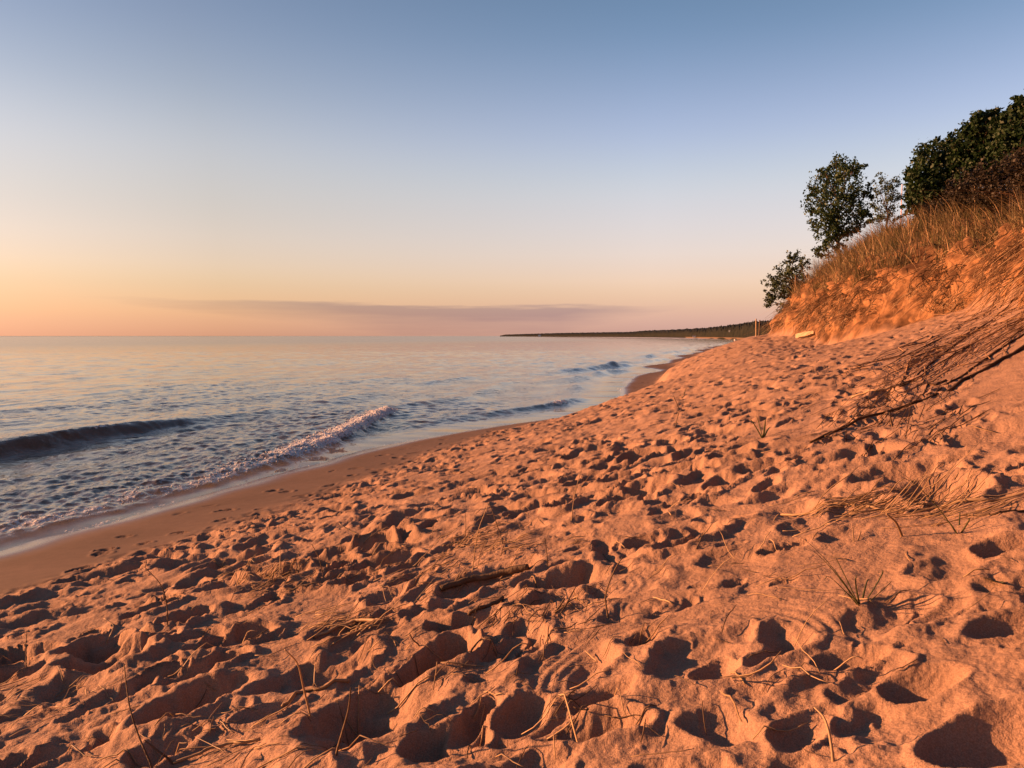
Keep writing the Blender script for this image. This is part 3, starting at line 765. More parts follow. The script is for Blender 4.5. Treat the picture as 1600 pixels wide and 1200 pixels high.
M['root_sunlit'] = mat('sunlit_root_fibre', (.13, .068, .036), .9, .1, (.28, .16, .085), 4)  # lighter copy of the root colour, with orange sunlight painted in
M['stick'] = mat('weathered_stick', (.055, .033, .021), .85, .15, (.12, .077, .05), 9, .4, 60)
M['drift'] = mat('pale_driftwood', (.24, .16, .10), .8, .2, (.31, .21, .13), 4, .4, 30)


def leaves(acc, P, size, drop=.0):
    """one folded leaf-sized quad at each point, turned at random"""
    n = len(P)
    a = rng.normal(size=(n, 3)); a /= np.linalg.norm(a, axis=1)[:, None]
    b = rng.normal(size=(n, 3)); b -= (a * b).sum(1)[:, None] * a; b /= np.linalg.norm(b, axis=1)[:, None]
    s = (size * (.6 + .8 * rng.random(n)))[:, None]
    V = np.stack([P - a * s * .5, P + b * s * .34, P + a * s * .5, P - b * s * .34], 1).reshape(-1, 3)
    acc.add(V, np.arange(4 * n).reshape(-1, 4))


def tree(name, label, px0, depth, clumps, leafm, nleaf, lsize, group=None, droop=0, spread=1.0, trunk=.13, bare=0):
    """clumps: pixel x, y and radius of each mass of foliage as seen; each gets its own distance round the trunk"""
    b = at(px0, 400, depth); z = ground(b[0], b[1])[0]; base = np.array([b[0], b[1], z - .1])
    e = empty(name, tuple(base + np.array([0, 0, .1]))); tag(e, label, 'tree' if 'tree' in name else 'shrub', group)
    sc_ = depth / FPX
    C = []
    wid = (max(c[0] for c in clumps) - min(c[0] for c in clumps)) * sc_ * .5
    for (px, py, r) in clumps:
        o = rng.uniform(-.7, .7) * wid
        p = at(px, py, depth + o); C.append((p, r * (depth + o) / FPX))
    a = Acc()
    topz = max(c[0][2] for c in C)
    tt = np.linspace(0, 1, 9); top = np.mean([c[0] for c in C if c[0][2] > base[2] + .6 * (topz - base[2])], axis=0); top[2] = max(top[2], base[2] + .8)
    P = base + (top - base) * tt[:, None] + np.stack([.08 * np.sin(5 * tt + px0), .08 * np.cos(4 * tt), 0 * tt], -1) * (topz - base[2]) * .25 * np.sin(np.pi * tt)[:, None]
    a.tube(P, trunk * (1 - .8 * tt), 7)
    L = Acc(); vol = sum(c[1] ** 2 for c in C)
    for c, r in C:
        # limb from the trunk to the clump
        h = np.clip((c[2] - base[2]) / (top[2] - base[2] + 1e-6) * .7, .12, .95)
        st = np.array([np.interp(h, tt, P[:, k]) for k in range(3)])
        m = (st + c) / 2 + rng.normal(size=3) * r * .15 + np.array([0, 0, r * .2])
        s_ = np.linspace(0, 1, 7)[:, None]
        Q = (1 - s_) ** 2 * st + 2 * s_ * (1 - s_) * m + s_ ** 2 * c
        a.tube(Q, np.linspace(trunk * .45, trunk * .12, 7), 5)
        n = int(nleaf * r * r / vol)
        # twigs through the clump, leaves gathered along them in sprays
        nt_ = max(6, int(n / 26))
        d = rng.normal(size=(nt_, 3)); d /= np.linalg.norm(d, axis=1)[:, None]; d[:, 2] += .25
        ln = r * (.55 + .75 * rng.random(nt_) ** .7) * spread
        tips = c + d * ln[:, None]
        for i in range(0, nt_, 1 if nt_ < 26 else 2):
            f = Q[rng.integers(4, 7)]
            mid = (f + tips[i]) / 2 + rng.normal(size=3) * r * .08
            a.tube(np.stack([f, mid, tips[i]]), [trunk * .12, trunk * .08, trunk * .035], 3)
        per = max(3, n // nt_)
        if bare < 1:
            u = (.35 + .65 * rng.random((nt_, per)) ** .6)
            pts = c + d[:, None] * (ln[:, None] * u)[..., None] + rng.normal(size=(nt_, per, 3)) * r * .13
            leaves(L, pts.reshape(-1, 3), lsize)
    a.build('trunk', M['bark'], e)
    L.build('crown', leafm, e, False)
    return e


tree('cottonwood_tree', 'tall open cottonwood tree standing alone above the bluff, widest of the two slender trees', 1316, 52,
     [(1310, 272, 22), (1332, 268, 17), (1288, 268, 13), (1290, 296, 24), (1325, 298, 24), (1272, 326, 17), (1303, 328, 28), (1338, 333, 20), (1352, 303, 13), (1288, 358, 23), (1318, 362, 24), (1346, 355, 14), (1300, 386, 19), (1281, 396, 12), (1268, 302, 8), (1356, 332, 10)],
     M['cotton'], 9500, .17, 'trees above the bluff', trunk=.13)
tree('slender_tree', 'small feathery tree right behind the tall cottonwood, beside a thin pole', 1386, 58,
     [(1388, 284, 15), (1374, 296, 13), (1398, 296, 12), (1380, 316, 17), (1397, 318, 14), (1386, 340, 18), (1366, 318, 11), (1405, 338, 9), (1368, 342, 12)],
     M['grey_leaf'], 2300, .14, 'trees above the bluff', trunk=.09)
tree('leafy_shrub', 'rounded grey-green shrub at the lake end of the bluff', 1238, 46,
     [(1240, 408, 13), (1225, 425, 15), (1252, 422, 15), (1208, 440, 13), (1235, 442, 17), (1258, 440, 13), (1215, 462, 15), (1200, 456, 8), (1240, 464, 16), (1205, 478, 11), (1225, 484, 12)],
     M['grey_leaf'], 4200, .13, 'trees above the bluff', trunk=.08)
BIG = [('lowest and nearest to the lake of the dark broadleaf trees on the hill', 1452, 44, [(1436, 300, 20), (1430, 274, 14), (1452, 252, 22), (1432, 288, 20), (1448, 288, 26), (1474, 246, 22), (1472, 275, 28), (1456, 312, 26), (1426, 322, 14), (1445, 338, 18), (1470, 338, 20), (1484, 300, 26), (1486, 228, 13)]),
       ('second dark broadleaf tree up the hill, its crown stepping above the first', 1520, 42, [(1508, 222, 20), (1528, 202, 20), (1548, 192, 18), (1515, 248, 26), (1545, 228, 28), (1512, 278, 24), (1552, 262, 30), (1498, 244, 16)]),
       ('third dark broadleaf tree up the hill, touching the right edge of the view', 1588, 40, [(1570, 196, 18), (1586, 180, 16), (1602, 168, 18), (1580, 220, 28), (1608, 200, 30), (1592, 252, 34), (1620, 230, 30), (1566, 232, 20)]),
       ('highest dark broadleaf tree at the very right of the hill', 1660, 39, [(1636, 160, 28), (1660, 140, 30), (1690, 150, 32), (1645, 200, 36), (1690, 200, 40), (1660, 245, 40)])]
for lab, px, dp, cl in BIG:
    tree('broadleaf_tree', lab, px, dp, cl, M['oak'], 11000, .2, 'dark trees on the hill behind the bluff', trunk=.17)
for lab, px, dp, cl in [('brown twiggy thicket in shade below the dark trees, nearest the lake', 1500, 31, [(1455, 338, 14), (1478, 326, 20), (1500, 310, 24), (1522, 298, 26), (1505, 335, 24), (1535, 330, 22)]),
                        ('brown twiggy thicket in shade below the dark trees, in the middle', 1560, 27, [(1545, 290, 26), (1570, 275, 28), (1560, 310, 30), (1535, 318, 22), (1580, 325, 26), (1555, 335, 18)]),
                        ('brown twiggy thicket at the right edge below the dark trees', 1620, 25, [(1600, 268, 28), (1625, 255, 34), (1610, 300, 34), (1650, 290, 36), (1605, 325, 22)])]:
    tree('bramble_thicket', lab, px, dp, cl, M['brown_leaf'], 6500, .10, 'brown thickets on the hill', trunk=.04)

# ------------------------------------------------------------------ grass on the bluff


def blades(P, ln, wd, lean, seg=4, droop=.5):
    """tapering bent blades: base points, lengths, widths, lean vectors (horizontal)"""
    n = len(P); t = np.linspace(0, 1, seg + 1)
    az = rng.random(n) * 2 * np.pi
    dirh = lean + .45 * np.stack([np.cos(az), np.sin(az)], -1)
    side = np.stack([-dirh[:, 1], dirh[:, 0]], -1); side /= np.linalg.norm(side, axis=1)[:, None] + 1e-6
    L_ = ln[:, None]
    hx = (t[None] * .35 + droop * t[None] ** 2) * L_
    z = (t[None] - .42 * np.linalg.norm(dirh, axis=1)[:, None].clip(0, 1.6) * t[None] ** 2.2) * L_
    cx = P[:, None, 0] + dirh[:, None, 0] * hx; cy = P[:, None, 1] + dirh[:, None, 1] * hx; cz = P[:, None, 2] + z
    w = wd[:, None] * (1 - t[None] ** 1.5 * .93) * .5
    A = np.stack([cx - side[:, None, 0] * w, cy - side[:, None, 1] * w, cz], -1); B = np.stack([cx + side[:, None, 0] * w, cy + side[:, None, 1] * w, cz], -1)
    V = np.stack([A, B], 2).reshape(n, -1, 3)
    F = np.array([[2 * k, 2 * k + 1, 2 * k + 3, 2 * k + 2] for k in range(seg)])
    FF = (np.arange(n)[:, None, None] * (2 * seg + 2) + F[None]).reshape(-1, 4)
    return V.reshape(-1, 3), FF


def zone_points(n, zlo, zhi, ylo, yhi, power=1.0):
    """points between two zones of the land, y weighted to the near side"""
    Yp = ylo + (yhi - ylo) * rng.random(n) ** power
    f = np.clip((Yp - TY[0]) / .25, 0, len(TY) - 1.001); i = f.astype(int)
    zq = zlo + (zhi - zlo) * rng.random(n)
    k = np.searchsorted(ZN, zq, 'right') - 1; t = zq - ZN[k]
    Xp = LX[k, i] * (1 - t) + LX[k + 1, i] * t
    return Xp, Yp


def build_grass():
    # standing grass on the top, in clumps
    n = 24000
    X, Y = zone_points(n, 4.8, 6.6, 13, 52)
    keep = (noise(X * .9, Y * .9, 700) + .8 * noise(X * 2.2, Y * 2.2, 701)) > -.05
    X, Y = X[keep], Y[keep]
    P = np.stack([X, Y, ground(X, Y) - .03], -1); n = len(P)
    ln = (.4 + 1.0 * rng.random(n) ** 1.6) * (.75 + .5 * np.clip(noise(X * .5, Y * .5, 702) + .5, 0, 1))
    lean = np.tile([-.45, -.12], (n, 1)) + .35 * rng.normal(size=(n, 2)) + .8 * np.stack([noise(X, Y, 703), noise(X, Y, 704)], -1)
    V, F = blades(P, ln, np.full(n, .014) + .016 * rng.random(n), lean, 5, .75)
    o = mesh_np('marram_grass', V, F, M['grass'], smooth=False); tag(o, 'dry golden dune grass growing along the top of the bluff', 'grass', kind='stuff')
    X, Y = zone_points(1500, 4.9, 6.2, 12, 48); n = len(X)
    P = np.stack([X, Y, ground(X, Y) - .03], -1)
    V, F = blades(P, .8 + .7 * rng.random(n), np.full(n, .022), np.tile([-.5, -.2], (n, 1)) + .5 * rng.normal(size=(n, 2)), 6, .9)
    o = mesh_np('dead_weed_stems', V, F, M['straw'], smooth=False); tag(o, 'long pale dead stems arching out of the grass on the bluff', 'grass', kind='stuff')
    # green growth further in
    X, Y = zone_points(7000, 5.2, 7.2, 14, 45); k = noise(X * .7, Y * .7, 705) > 0; X, Y = X[k], Y[k]; n = len(X)
    P = np.stack([X, Y, ground(X, Y) - .03], -1)
    V, F = blades(P, .35 + .5 * rng.random(n), np.full(n, .026), np.tile([-.2, -.1], (n, 1)))
    o = mesh_np('green_dune_grass', V, F, M['green_grass'], smooth=False); tag(o, 'greener grass and weeds behind the dry grass on the bluff', 'grass', kind='stuff')
    # dead growth and roots hanging down the torn face
    for (cnt, lo, hi, mt, rr_, nm, lab, sd) in ((2600, 4.3, 5.05, 'straw', .006, 'dead_grass_tangle', 'tangled dead grass hanging over the torn bluff face', 706),
                                               (5200, 4.35, 5.12, 'root', .011, 'hanging_rootlets', 'dark rootlets and twigs hanging under the grassy edge of the bluff', 716)):
        X, Y = zone_points(cnt, lo, hi, 9, 50)
        k = noise(X * .9, Y * .9, sd) > (-.12 if mt == 'straw' else .02); X, Y = X[k], Y[k]; n = len(X)
        P = np.stack([X, Y, ground(X, Y) + .02], -1)
        ln = (.2 + .7 * rng.random(n) ** 1.5); m_ = 7; t = np.linspace(0, 1, m_)
        down = .7 * np.stack([-CA * np.ones(n), SA * np.ones(n)], -1) + .8 * rng.normal(size=(n, 2))
        crv = rng.normal(size=(n, 2)) * .7
        W = np.stack([P[:, None, k] + (down[:, None, k] * t[None] + crv[:, None, k] * t[None] ** 2) * ln[:, None] * .6 for k in (0, 1)], -1)
        gz = ground(W[..., 0].ravel(), W[..., 1].ravel()).reshape(n, m_)
        arch = P[:, None, 2] + ln[:, None] * (rng.random((n, 1)) * .5 * t[None] - 1.1 * t[None] ** 2)
        zz = np.maximum(gz + .015, arch)
        a = Acc()
        for i in range(n):
            a.tube(np.stack([W[i, :, 0], W[i, :, 1], zz[i]], -1), np.linspace(1, .35, m_) * rr_ * rng.uniform(.5, 1.6), 3)
        o = a.build(nm, M[mt]); tag(o, lab, 'dead grass' if mt == 'straw' else 'roots', kind='stuff')


build_grass()


def lay(P2, lift=.01, Zt=None):
    P2 = np.asarray(P2, float); return np.column_stack([P2[:, 0], P2[:, 1], ground(P2[:, 0], P2[:, 1], Zt) + lift])


def build_roots():
    # mats of roots sliding down the sand at the right, all running down to the left
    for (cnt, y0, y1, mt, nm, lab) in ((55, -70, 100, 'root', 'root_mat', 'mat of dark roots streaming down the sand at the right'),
                                       (340, -120, 105, 'root_sunlit', 'root_fibre', 'orange-lit root fibres and dead stems among the dark roots at the right')):
        a = Acc()
        for i in range(cnt):
            sx = rng.uniform(1450, 1700); sy = np.interp(sx, [1450, 1600, 1700], [530, 415, 340]) + rng.uniform(y0, y1) * np.interp(sx, [1450, 1600], [.3, 1])
            L_ = rng.uniform(40, 150) if rng.random() < .85 else rng.uniform(150, 300)
            ex = sx - L_; ey = sy + L_ * rng.uniform(.48, .80)
            n = 9; t = np.linspace(0, 1, n)
            s0 = hit(sx, sy); s1 = hit(ex, ey)
            if np.hypot(*(s1 - s0)[:2]) > 8 or s0[1] > 17: continue
            xy = s0[:2] + (s1 - s0)[:2] * t[:, None] + np.cumsum(rng.normal(size=(n, 2)), 0) * rng.choice([.03, .06, .12])
            r = rng.choice([.003, .005, .008, .013], p=[.45, .33, .16, .06])
            P = lay(xy, r * .6)
            P[:, 2] = np.maximum(P[:, 2], np.convolve(np.pad(P[:, 2], 2, 'edge'), np.ones(5) / 5, 'valid') + .02 * rng.random())
            a.tube(P, r * np.linspace(1, .45, n), 4)
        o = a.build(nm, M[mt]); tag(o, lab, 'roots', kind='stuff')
    ROOTS = [([(1690, 470), (1600, 545), (1520, 590), (1450, 625), (1370, 655), (1275, 695)], .022, 'longest thick dark root, lying along the lower edge of the root mat'),
             ([(1660, 400), (1580, 470), (1520, 520), (1460, 560), (1400, 610)], .018, 'thick dark root running down the upper side of the root mat'),
             ([(1640, 500), (1570, 540), (1500, 590), (1440, 620)], .015, 'thick dark root in the middle of the root mat'),
             ([(1345, 450), (1325, 480), (1312, 500)], .02, 'dark root hanging down the orange bluff face above the pale plank'),
             ([(1480, 595), (1462, 603), (1450, 600), (1440, 618)], .013, 'short twisted root tuft where the root mat thins out')]
    for pts, r, lab in ROOTS:
        H = np.array([hit(*p) for p in pts]); s = np.linspace(0, len(H) - 1, 26)
        xy = np.stack([np.interp(s, range(len(H)), H[:, k]) for k in (0, 1)], -1) + np.cumsum(rng.normal(size=(26, 2)), 0) * .006
        a = Acc(); a.tube(lay(xy, r * .5), r * np.linspace(1, .4, 26) * (1 + .2 * rng.random(26)), 6)
        o = a.build('exposed_root', M['root']); tag(o, lab, 'root', 'thick roots laid bare by the slide')
    # grass arching out from the edge above
    e = hit(1640, 352); b = at(1640, 345, 12.5); b[2] = max(b[2], ground(b[0], b[1])[0])
    root = empty('overhanging_grass_tuft', tuple(b)); tag(root, 'tuft of long orange-lit grass arching out at the right edge above the roots', 'grass tuft')
    for (tx, ty, my) in ((1548, 308, 296), (1560, 330, 305), (1545, 342, 312), (1575, 318, 300), (1585, 290, 280), (1590, 335, 310), (1570, 300, 290)):
        p0 = b + rng.normal(size=3) * .05; p2 = at(tx, ty, 12.2 + rng.uniform(-.4, .4)); p1 = at((tx + 1650) / 2, my, 12.3)
        s = np.linspace(0, 1, 9)[:, None]; Q = (1 - s) ** 2 * p0 + 2 * s * (1 - s) * p1 + s * s * p2
        a = Acc(); a.tube(Q, np.linspace(.009, .002, 9), 4, .4); a.build('blade', M['straw'], root)


build_roots()

# ------------------------------------------------------------------ posts, plank, pole


def post(px, topy, depth, rad, label, matn, name='wooden_post', group=None, cat='post', lean=0):
    b = at(px, topy, depth); zt = b[2]; b[2] = ground(b[0], b[1])[0]; h = zt - b[2]
    a = Acc(); t = np.linspace(0, 1, 6)
    P = np.column_stack([b[0] + lean * t * h, b[1] + 0 * t, b[2] - .25 + (h + .25) * t])
    a.tube(P, rad * (1 + .06 * np.sin(9 * t)) * np.linspace(1.05, .95, 6), 8)
    o = a.build(name, M[matn]); tag(o, label, cat, group); return o


post(1182, 498, 62, .05, 'taller pale wooden post at the foot of the bluff, nearer the lake of the pair', 'drift', group='pair of posts at the end of the bluff', lean=-.02)
post(1186.5, 500, 63, .055, 'darker wooden post of the pair at the foot of the bluff, nearer the bluff', 'stick', group='pair of posts at the end of the bluff', lean=.03)
post(1244, 430, 44, .07, 'square-topped brown post standing in the shrub on the bluff', 'stick', group='old posts on the bluff')
post(1263, 438, 44, .05, 'short brown post to the right of the shrub on the bluff', 'stick', group='old posts on the bluff')
M['pole'] = mat('painted_pole', (.55, .30, .25), .5, .3)
post(1409.5, 288, 62, .035, 'thin pinkish pole rising between the feathery tree and the dark trees', 'pole', 'flag_pole', cat='pole')


def plank():
    a_, b_ = hit(1240, 529), hit(1284, 520)
    c = (a_ + b_) / 2; v = b_ - a_; L_ = min(np.linalg.norm(v[:2]), 2.6); u = v[:2] / np.linalg.norm(v[:2]); nrm = np.array([-u[1], u[0]])
    P = np.linspace(-L_ / 2, L_ / 2, 8); acc = Acc(); V = []
    for k, s in enumerate(P):
        hh = .085 + .012 * math.sin(k * 2.1) - .03 * (k > 5); w = .11
        m = c[:2] + u * s; z = c[2] + .05 + s * .06
        for (dw, dh) in ((-1, -1), (1, -1), (1, 1), (-1, 1)):
            q = m + nrm * w * dw; V.append([q[0], q[1], z + dh * hh])
    F = [[4 * k + j, 4 * k + (j + 1) % 4, 4 * k + 4 + (j + 1) % 4, 4 * k + 4 + j] for k in range(7) for j in range(4)] + [[3, 2, 1, 0], [28, 29, 30, 31]]
    acc.add(V, F); o = acc.build('driftwood_plank', M['drift'], smooth=False); tag(o, 'pale weathered plank lying at the foot of the orange bluff', 'plank')


plank()

# ------------------------------------------------------------------ two people far down the shore
M['skin'] = mat('skin', (.42, .26, .18), .6); M['shirt_white'] = mat('white_cotton', (.8, .78, .76), .8)
M['shirt_dark'] = mat('dark_cotton', (.02, .02, .025), .8); M['trousers'] = mat('dark_denim', (.03, .032, .045), .8); M['hair'] = mat('hair', (.03, .02, .012), .6)
M['shorts_pink'] = mat('rose_cotton', (.45, .24, .22), .8)


def person(px, py, D, shirt, trousers, label, stride, face):
    az = math.atan((px - 800) / FPX); d = ray(px, py); x, y = d[0] / d[1] * D, D
    z = max(ground(x, y)[0], .02)
    J = {'pel': (0, 0, .95), 'waist': (0, 0, 1.1), 'chest': (0, .01, 1.32), 'neck': (0, 0, 1.48), 'head': (0, .02, 1.62), 'crown': (0, .01, 1.73)}
    for s, n in ((-1, 'l'), (1, 'r')):
        f = stride * s
        J.update({'hip' + n: (.09 * s, 0, .9), 'kne' + n: (.1 * s, .5 * f + .03, .5), 'ank' + n: (.1 * s, .9 * f - .02, .08), 'toe' + n: (.11 * s, .9 * f + .14, .04),
                  'sho' + n: (.19 * s, 0, 1.42), 'elb' + n: (.25 * s, -.3 * f, 1.14), 'wri' + n: (.26 * s, -.55 * f + .1, .90), 'han' + n: (.26 * s, -.6 * f + .13, .80)})
    E_ = [('pel', 'waist'), ('waist', 'chest'), ('chest', 'neck'), ('neck', 'head'), ('head', 'crown')]
    for n in 'lr': E_ += [('pel', 'hip' + n), ('hip' + n, 'kne' + n), ('kne' + n, 'ank' + n), ('ank' + n, 'toe' + n), ('chest', 'sho' + n), ('sho' + n, 'elb' + n), ('elb' + n, 'wri' + n), ('wri' + n, 'han' + n)]
    rad = {'pel': .14, 'waist': .13, 'chest': .15, 'neck': .055, 'head': .095, 'crown': .07, 'hip': .095, 'kne': .06, 'ank': .045, 'toe': .04, 'sho': .065, 'elb': .045, 'wri': .032, 'han': .035}
    names = list(J); me = bpy.data.meshes.new('person'); me.from_pydata([J[k] for k in names], [(names.index(p), names.index(q)) for p, q in E_], [])
    o = bpy.data.objects.new('person_rig', me); col.objects.link(o)
    md = o.modifiers.new('s', 'SKIN'); sv = me.skin_vertices[0].data
    for i, k in enumerate(names):
        r = rad[k if k in rad else k[:3]]; sv[i].radius = (r, r * .85)
    sv[0].use_root = True
    o.modifiers.new('u', 'SUBSURF').levels = 1; o.modifiers['u'].render_levels = 1
    dg = bpy.context.evaluated_depsgraph_get(); body = bpy.data.meshes.new_from_object(o.evaluated_get(dg)); bpy.data.objects.remove(o)
    body.materials.clear()
    for m in (M['skin'], shirt, trousers, M['hair']): body.materials.append(m)
    for p in body.polygons:
        c = p.center; k = 0
        if c.z > 1.66 or (c.z > 1.54 and c.y < -.03): k = 3
        elif .98 < c.z < 1.5 and abs(c.x) < .24 and not (abs(c.x) > .21 and c.z < 1.2): k = 1
        elif c.z < .98 and abs(c.x) < .2: k = 2
        p.material_index = k; p.use_smooth = True
    ob = bpy.data.objects.new('person', body); col.objects.link(ob); ob.location = (x, y, z - .02); ob.rotation_euler = (0, 0, face)
    tag(ob, label, 'person', 'two people walking along the waterline')


person(1147.8, 535, 270, M['shirt_white'], M['shorts_pink'], 'tiny distant person in a white top walking at the waterline', .25, R(160))
person(1155.8, 535, 262, M['shirt_dark'], M['trousers'], 'tiny distant person in dark clothes walking beside the one in white', .18, R(170))

# ------------------------------------------------------------------ small things on the sand


def stick_on(pts, r, name, label, matn, cat, group=None, lift=None, sides=6, n=22, wob=.004, knots=.2):
    H = np.array([hit(*p) for p in pts]); s = np.linspace(0, len(H) - 1, n)
    xy = np.stack([np.interp(s, range(len(H)), H[:, k]) for k in (0, 1)], -1) + np.cumsum(rng.normal(size=(n, 2)), 0) * wob
    P = lay(xy, r * .8); z = P[:, 2].copy()
    lo = np.linspace(z[0], z[-1], n); P[:, 2] = np.maximum(z, np.maximum(lo, np.interp(np.arange(n), [0, n // 2, n - 1], [z[0], z[n // 2], z[-1]])) * .75 + z * .25)
    a = Acc(); a.tube(P, r * np.linspace(.75, 1, n) * (1 + knots * (rng.random(n) - .5)), sides)
    o = a.build(name, M[matn]); tag(o, label, cat, group); return o


stick_on([(688, 928), (730, 913), (770, 905), (800, 893), (826, 890)], .024, 'driftwood_branch', 'thick brown driftwood branch half buried in the middle foreground', 'stick', 'branch')
stick_on([(1222, 806), (1330, 790), (1420, 800), (1520, 785), (1610, 768)], .009, 'reed_stalk', 'long golden reed lying across the sand near the right edge', 'straw', 'reed', 'loose reeds lying on the sand')
stick_on([(1500, 806), (1560, 803), (1610, 798)], .006, 'reed_stalk', 'dark thin reed lying below the long golden one at the right edge', 'stick', 'reed', 'loose reeds lying on the sand')
stick_on([(490, 1000), (530, 985), (560, 978), (600, 972)], .010, 'reed_stalk', 'bent pale reed in the left foreground', 'straw', 'reed', 'loose reeds lying on the sand')
stick_on([(440, 1110), (480, 1082), (520, 1072), (560, 1062)], .008, 'reed_stalk', 'curving pale reed near the bottom left', 'straw', 'reed', 'loose reeds lying on the sand')
stick_on([(270, 1195), (330, 1175), (400, 1160)], .007, 'reed_stalk', 'pale reed lying at the bottom edge, left', 'straw', 'reed', 'loose reeds lying on the sand')
stick_on([(1330, 622), (1370, 612), (1395, 606)], .014, 'reed_stalk', 'short pale stick on the sand left of the root mat', 'straw', 'stick', 'loose reeds lying on the sand')
stick_on([(735, 965), (760, 958), (790, 938)], .012, 'driftwood_branch', 'short dark stick just below the thick brown branch', 'stick', 'stick')

STALKS = [  # pixels from the foot upwards, thickness in m, label
    ([(41, 1042), (40, 1015), (42, 985)], .004, 'thin upright stalk nearest the left edge'),
    ([(238, 1200), (218, 1155), (203, 1110), (198, 1075), (194, 1038)], .0045, 'long dark stalk leaning in the bottom left corner, tallest there'),
    ([(262, 978), (261, 940), (252, 912), (226, 886)], .0045, 'tall bent stalk left of the debris clump in the left foreground'),
    ([(166, 1008), (176, 985), (178, 975), (162, 966)], .0045, 'kinked pale stalk in the left foreground'),
    ([(485, 1120), (473, 1070), (466, 1035), (445, 1015)], .005, 'bent orange-lit stalk above the curving pale reed'),
    ([(270, 1193), (245, 1172), (225, 1156)], .006, 'thick dark stalk crossing the long one in the bottom left corner'),
    ([(738, 895), (746, 830), (764, 785)], .004, 'tall pale stalk rising from the straw heap in the middle'),
    ([(786, 850), (775, 815), (764, 785)], .0045, 'stalk leaning left from the straw heap in the middle'),
    ([(727, 842), (728, 820), (727, 800)], .004, 'short upright stalk left of the straw heap'),
    ([(893, 814), (897, 775), (908, 735)], .005, 'tall thin pale stalk right of the straw heap, farther up the slope'),
    ([(856, 885), (854, 860), (851, 840)], .004, 'small dark stalk above the driftwood branch'),
    ([(950, 965), (944, 930), (960, 890), (973, 870)], .005, 'dark forked stalk beside the ringed sand marks'),
    ([(868, 958), (876, 945), (882, 935)], .007, 'short dark peg of wood beside the ringed sand marks'),
    ([(1088, 860), (1094, 845), (1098, 832)], .005, 'dark short stalk in the middle right'),
    ([(1302, 1190), (1296, 1145), (1288, 1120), (1272, 1105)], .005, 'pale stalk standing at the bottom edge, right'),
    ([(1394, 667), (1392, 655), (1390, 645)], .009, 'dark little stalk below the root mat'),
    ([(1470, 688), (1474, 682), (1468, 675)], .012, 'dark hooked twig on the smooth sand at the right'),
    ([(740, 742), (730, 735), (708, 738)], .006, 'pale stalk lying near the damp sand'),
    ([(504, 895), (498, 870), (487, 850)], .005, 'stalk in the left middle above the debris'),
    ([(560, 838), (545, 828), (530, 818)], .009, 'thick pale stick on the trampled sand by the damp strip'),
    ([(525, 1180), (545, 1110), (548, 1075)], .005, 'thin dark stalk in the lower left middle'),
    ([(655, 1010), (645, 1000), (640, 990)], .005, 'tiny stalk in the middle foreground'),
    ([(735, 1020), (745, 1005), (752, 998)], .006, 'dark twig fallen below the driftwood branch'),
    ([(1409, 838), (1400, 815), (1385, 803)], .008, 'curved pale stem below the long golden reed'),
    ([(1055, 668), (1062, 640), (1052, 618)], .008, 'small stem on the slope close to the ridge line'),
]
for pts, r, lab in STALKS:
    b = hit(*pts[0]); d = b[1]; P = [b - np.array([0, 0, .03])]
    tilt = rng.uniform(-.12, .12)
    for k, p in enumerate(pts): P.append(at(p[0], p[1] - (2 if k == 0 else 0), d + tilt * k * .5))
    P = np.array(P); P[1] = b + np.array([0, 0, .005]); s = np.linspace(0, len(P) - 1, 14)
    Q = np.stack([np.interp(s, range(len(P)), P[:, k]) for k in range(3)], -1)
    Q[1:-1] = (Q[:-2] + 2 * Q[1:-1] + Q[2:]) / 4
    a = Acc(); a.tube(Q, r * np.linspace(1, .45, 14), 5)
    o = a.build('dead_stalk', M['straw' if 'pale' in lab or 'orange' in lab else 'stick']); tag(o, lab, 'stalk', 'dead stalks standing in the sand')


def sprig(px, py, tips, label, m='green_grass', w=.008):
    b = hit(px, py); e = empty('grass_sprig', tuple(b)); tag(e, label, 'grass sprig', 'sprigs of grass growing in the sand')
    for (tx, ty, bend) in tips:
        t = at(tx, ty, b[1] + rng.uniform(-.25, .25)); mid = (b + t) / 2 + np.array([bend * .1, rng.uniform(-.05, .05), .05 + abs(bend) * .05])
        s = np.linspace(0, 1, 9)[:, None]; Q = (1 - s) ** 2 * (b - [0, 0, .02]) + 2 * s * (1 - s) * mid + s * s * t
        a = Acc(); a.tube(Q, w * .5 * np.linspace(1, .15, 9) ** .7, 4, .35); a.build('blade', M[m], e)


sprig(1345, 943, [(1242, 832, 0), (1262, 856, -.15), (1290, 905, -.5), (1296, 922, -.1), (1384, 912, .9), (1342, 898, -.5), (1358, 908, .3), (1306, 872, -.3), (1372, 896, 1.0), (1320, 930, -.4)], 'green grass sprig with one long blade leaning left, right foreground')
sprig(1498, 832, [(1393, 728, 0), (1448, 802, 0), (1470, 815, -.3), (1500, 800, 0), (1512, 812, .3)], 'grass sprig with a long bent blade below the golden reed')
sprig(1192, 684, [(1172, 655, -.2), (1182, 650, 0), (1196, 655, .1), (1205, 668, .3)], 'small grass sprig on the trampled slope', w=.02)
sprig(1066, 622, [(1058, 608, -.2), (1073, 606, .2)], 'tiny two-bladed sprig near the ridge of the slope', w=.02)
sprig(1335, 850, [(1335, 825, 0), (1342, 830, .2)], 'short pale sprig above the big grass sprig', 'straw', .008)
sprig(900, 938, [(905, 925, 0), (893, 922, 0)], 'very small sprig beside the ringed sand marks', 'straw', .006)


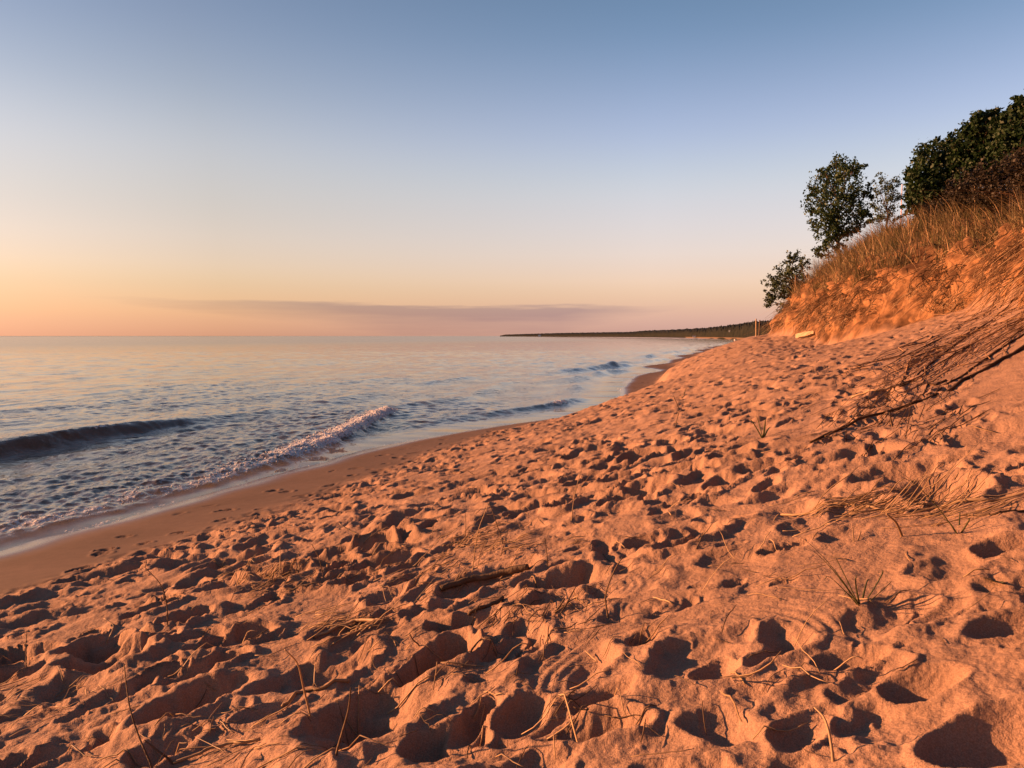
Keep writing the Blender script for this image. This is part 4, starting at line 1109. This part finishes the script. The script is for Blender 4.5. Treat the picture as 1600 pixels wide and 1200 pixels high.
def seedling():
    b = hit(1558, 910); e = empty('seedling', tuple(b)); tag(e, 'little leafy green seedling flat on the sand near the right edge', 'plant')
    for k in range(7):
        an = k * .9; d = np.array([math.cos(an), math.sin(an), .25]); s = .05
        n = np.cross(d, [0, 0, 1]); n /= np.linalg.norm(n)
        a = Acc(); a.add([b, b + d * s * .5 + n * s * .3, b + d * s, b + d * s * .5 - n * s * .3 + [0, 0, .006]], [[0, 1, 2, 3]]); a.build('leaf', M['green_grass'], e, False)


seedling()


def straw(name, label, px, py, spx, spy, n, ang, spread, ln, m='straw', r=.0025):
    """loose straws of one heap: lying on the sand about one direction, some sticking up"""
    a = Acc(); c = hit(px, py)
    for i in range(n):
        p = hit(px + rng.normal() * spx, py + rng.normal() * spy)
        if abs(p[1] - c[1]) > 3: continue
        t = R(ang) + rng.normal() * spread; L_ = ln * rng.uniform(.35, 1.3)
        d = np.array([math.cos(t), math.sin(t)]); s = np.linspace(-.5, .5, 6)
        xy = p[:2] + d * (s * L_)[:, None] + np.array([-d[1], d[0]]) * (rng.normal() * .12 * L_ * (s ** 2))[:, None]
        P = lay(xy, .004 + .02 * rng.random())
        if rng.random() < .16: P[:, 2] += np.linspace(0, L_ * rng.uniform(.2, .7), 6)
        else: P[:, 2] = np.maximum(P[:, 2], .5 * P[:, 2] + .5 * np.linspace(P[0, 2], P[-1, 2], 6))
        a.tube(P, r * rng.uniform(.6, 1.5) * np.array([.7, 1, 1, 1, .9, .5]), 3)
    o = a.build(name, M[m]); tag(o, label, 'straw', kind='stuff')


straw('straw_heap', 'heap of dry straw and bark caught in the sand in the middle', 780, 845, 40, 14, 80, 28, .5, .20)
straw('straw_heap', 'band of straw running down left from the middle heap', 690, 890, 45, 22, 60, 40, .25, .26)
straw('straw_heap', 'clump of reddish straw and twigs in the left foreground', 420, 905, 40, 16, 80, 30, .7, .2)
straw('straw_heap', 'thin heap of straw left of the middle foreground', 545, 975, 35, 10, 45, 28, .4, .22)
straw('straw_heap', 'band of golden straw across the sand at the right', 1400, 792, 85, 9, 110, 8, .25, .34)
straw('straw_heap', 'loose straw at the bottom left', 330, 1160, 90, 22, 36, 20, .8, .2)
straw('straw_heap', 'scattered straw at the far left foreground', 60, 1090, 60, 30, 28, 20, .8, .18)
straw('straw_heap', 'scattered twigs beside the ringed sand marks', 850, 965, 45, 20, 34, 30, .8, .14, 'stick')
straw('straw_litter', 'thin litter of straw scattered over the trampled slope', 800, 900, 330, 140, 200, 30, 1.0, .16)
straw('twig_litter', 'thin litter of dark twigs scattered over the foreground sand', 800, 960, 360, 130, 150, 30, 1.2, .12, 'stick', .0018)
straw('root_litter', 'fine rootlets lying on the sand below the root mat', 1390, 640, 70, 28, 120, 40, .25, .45, 'root', .003)
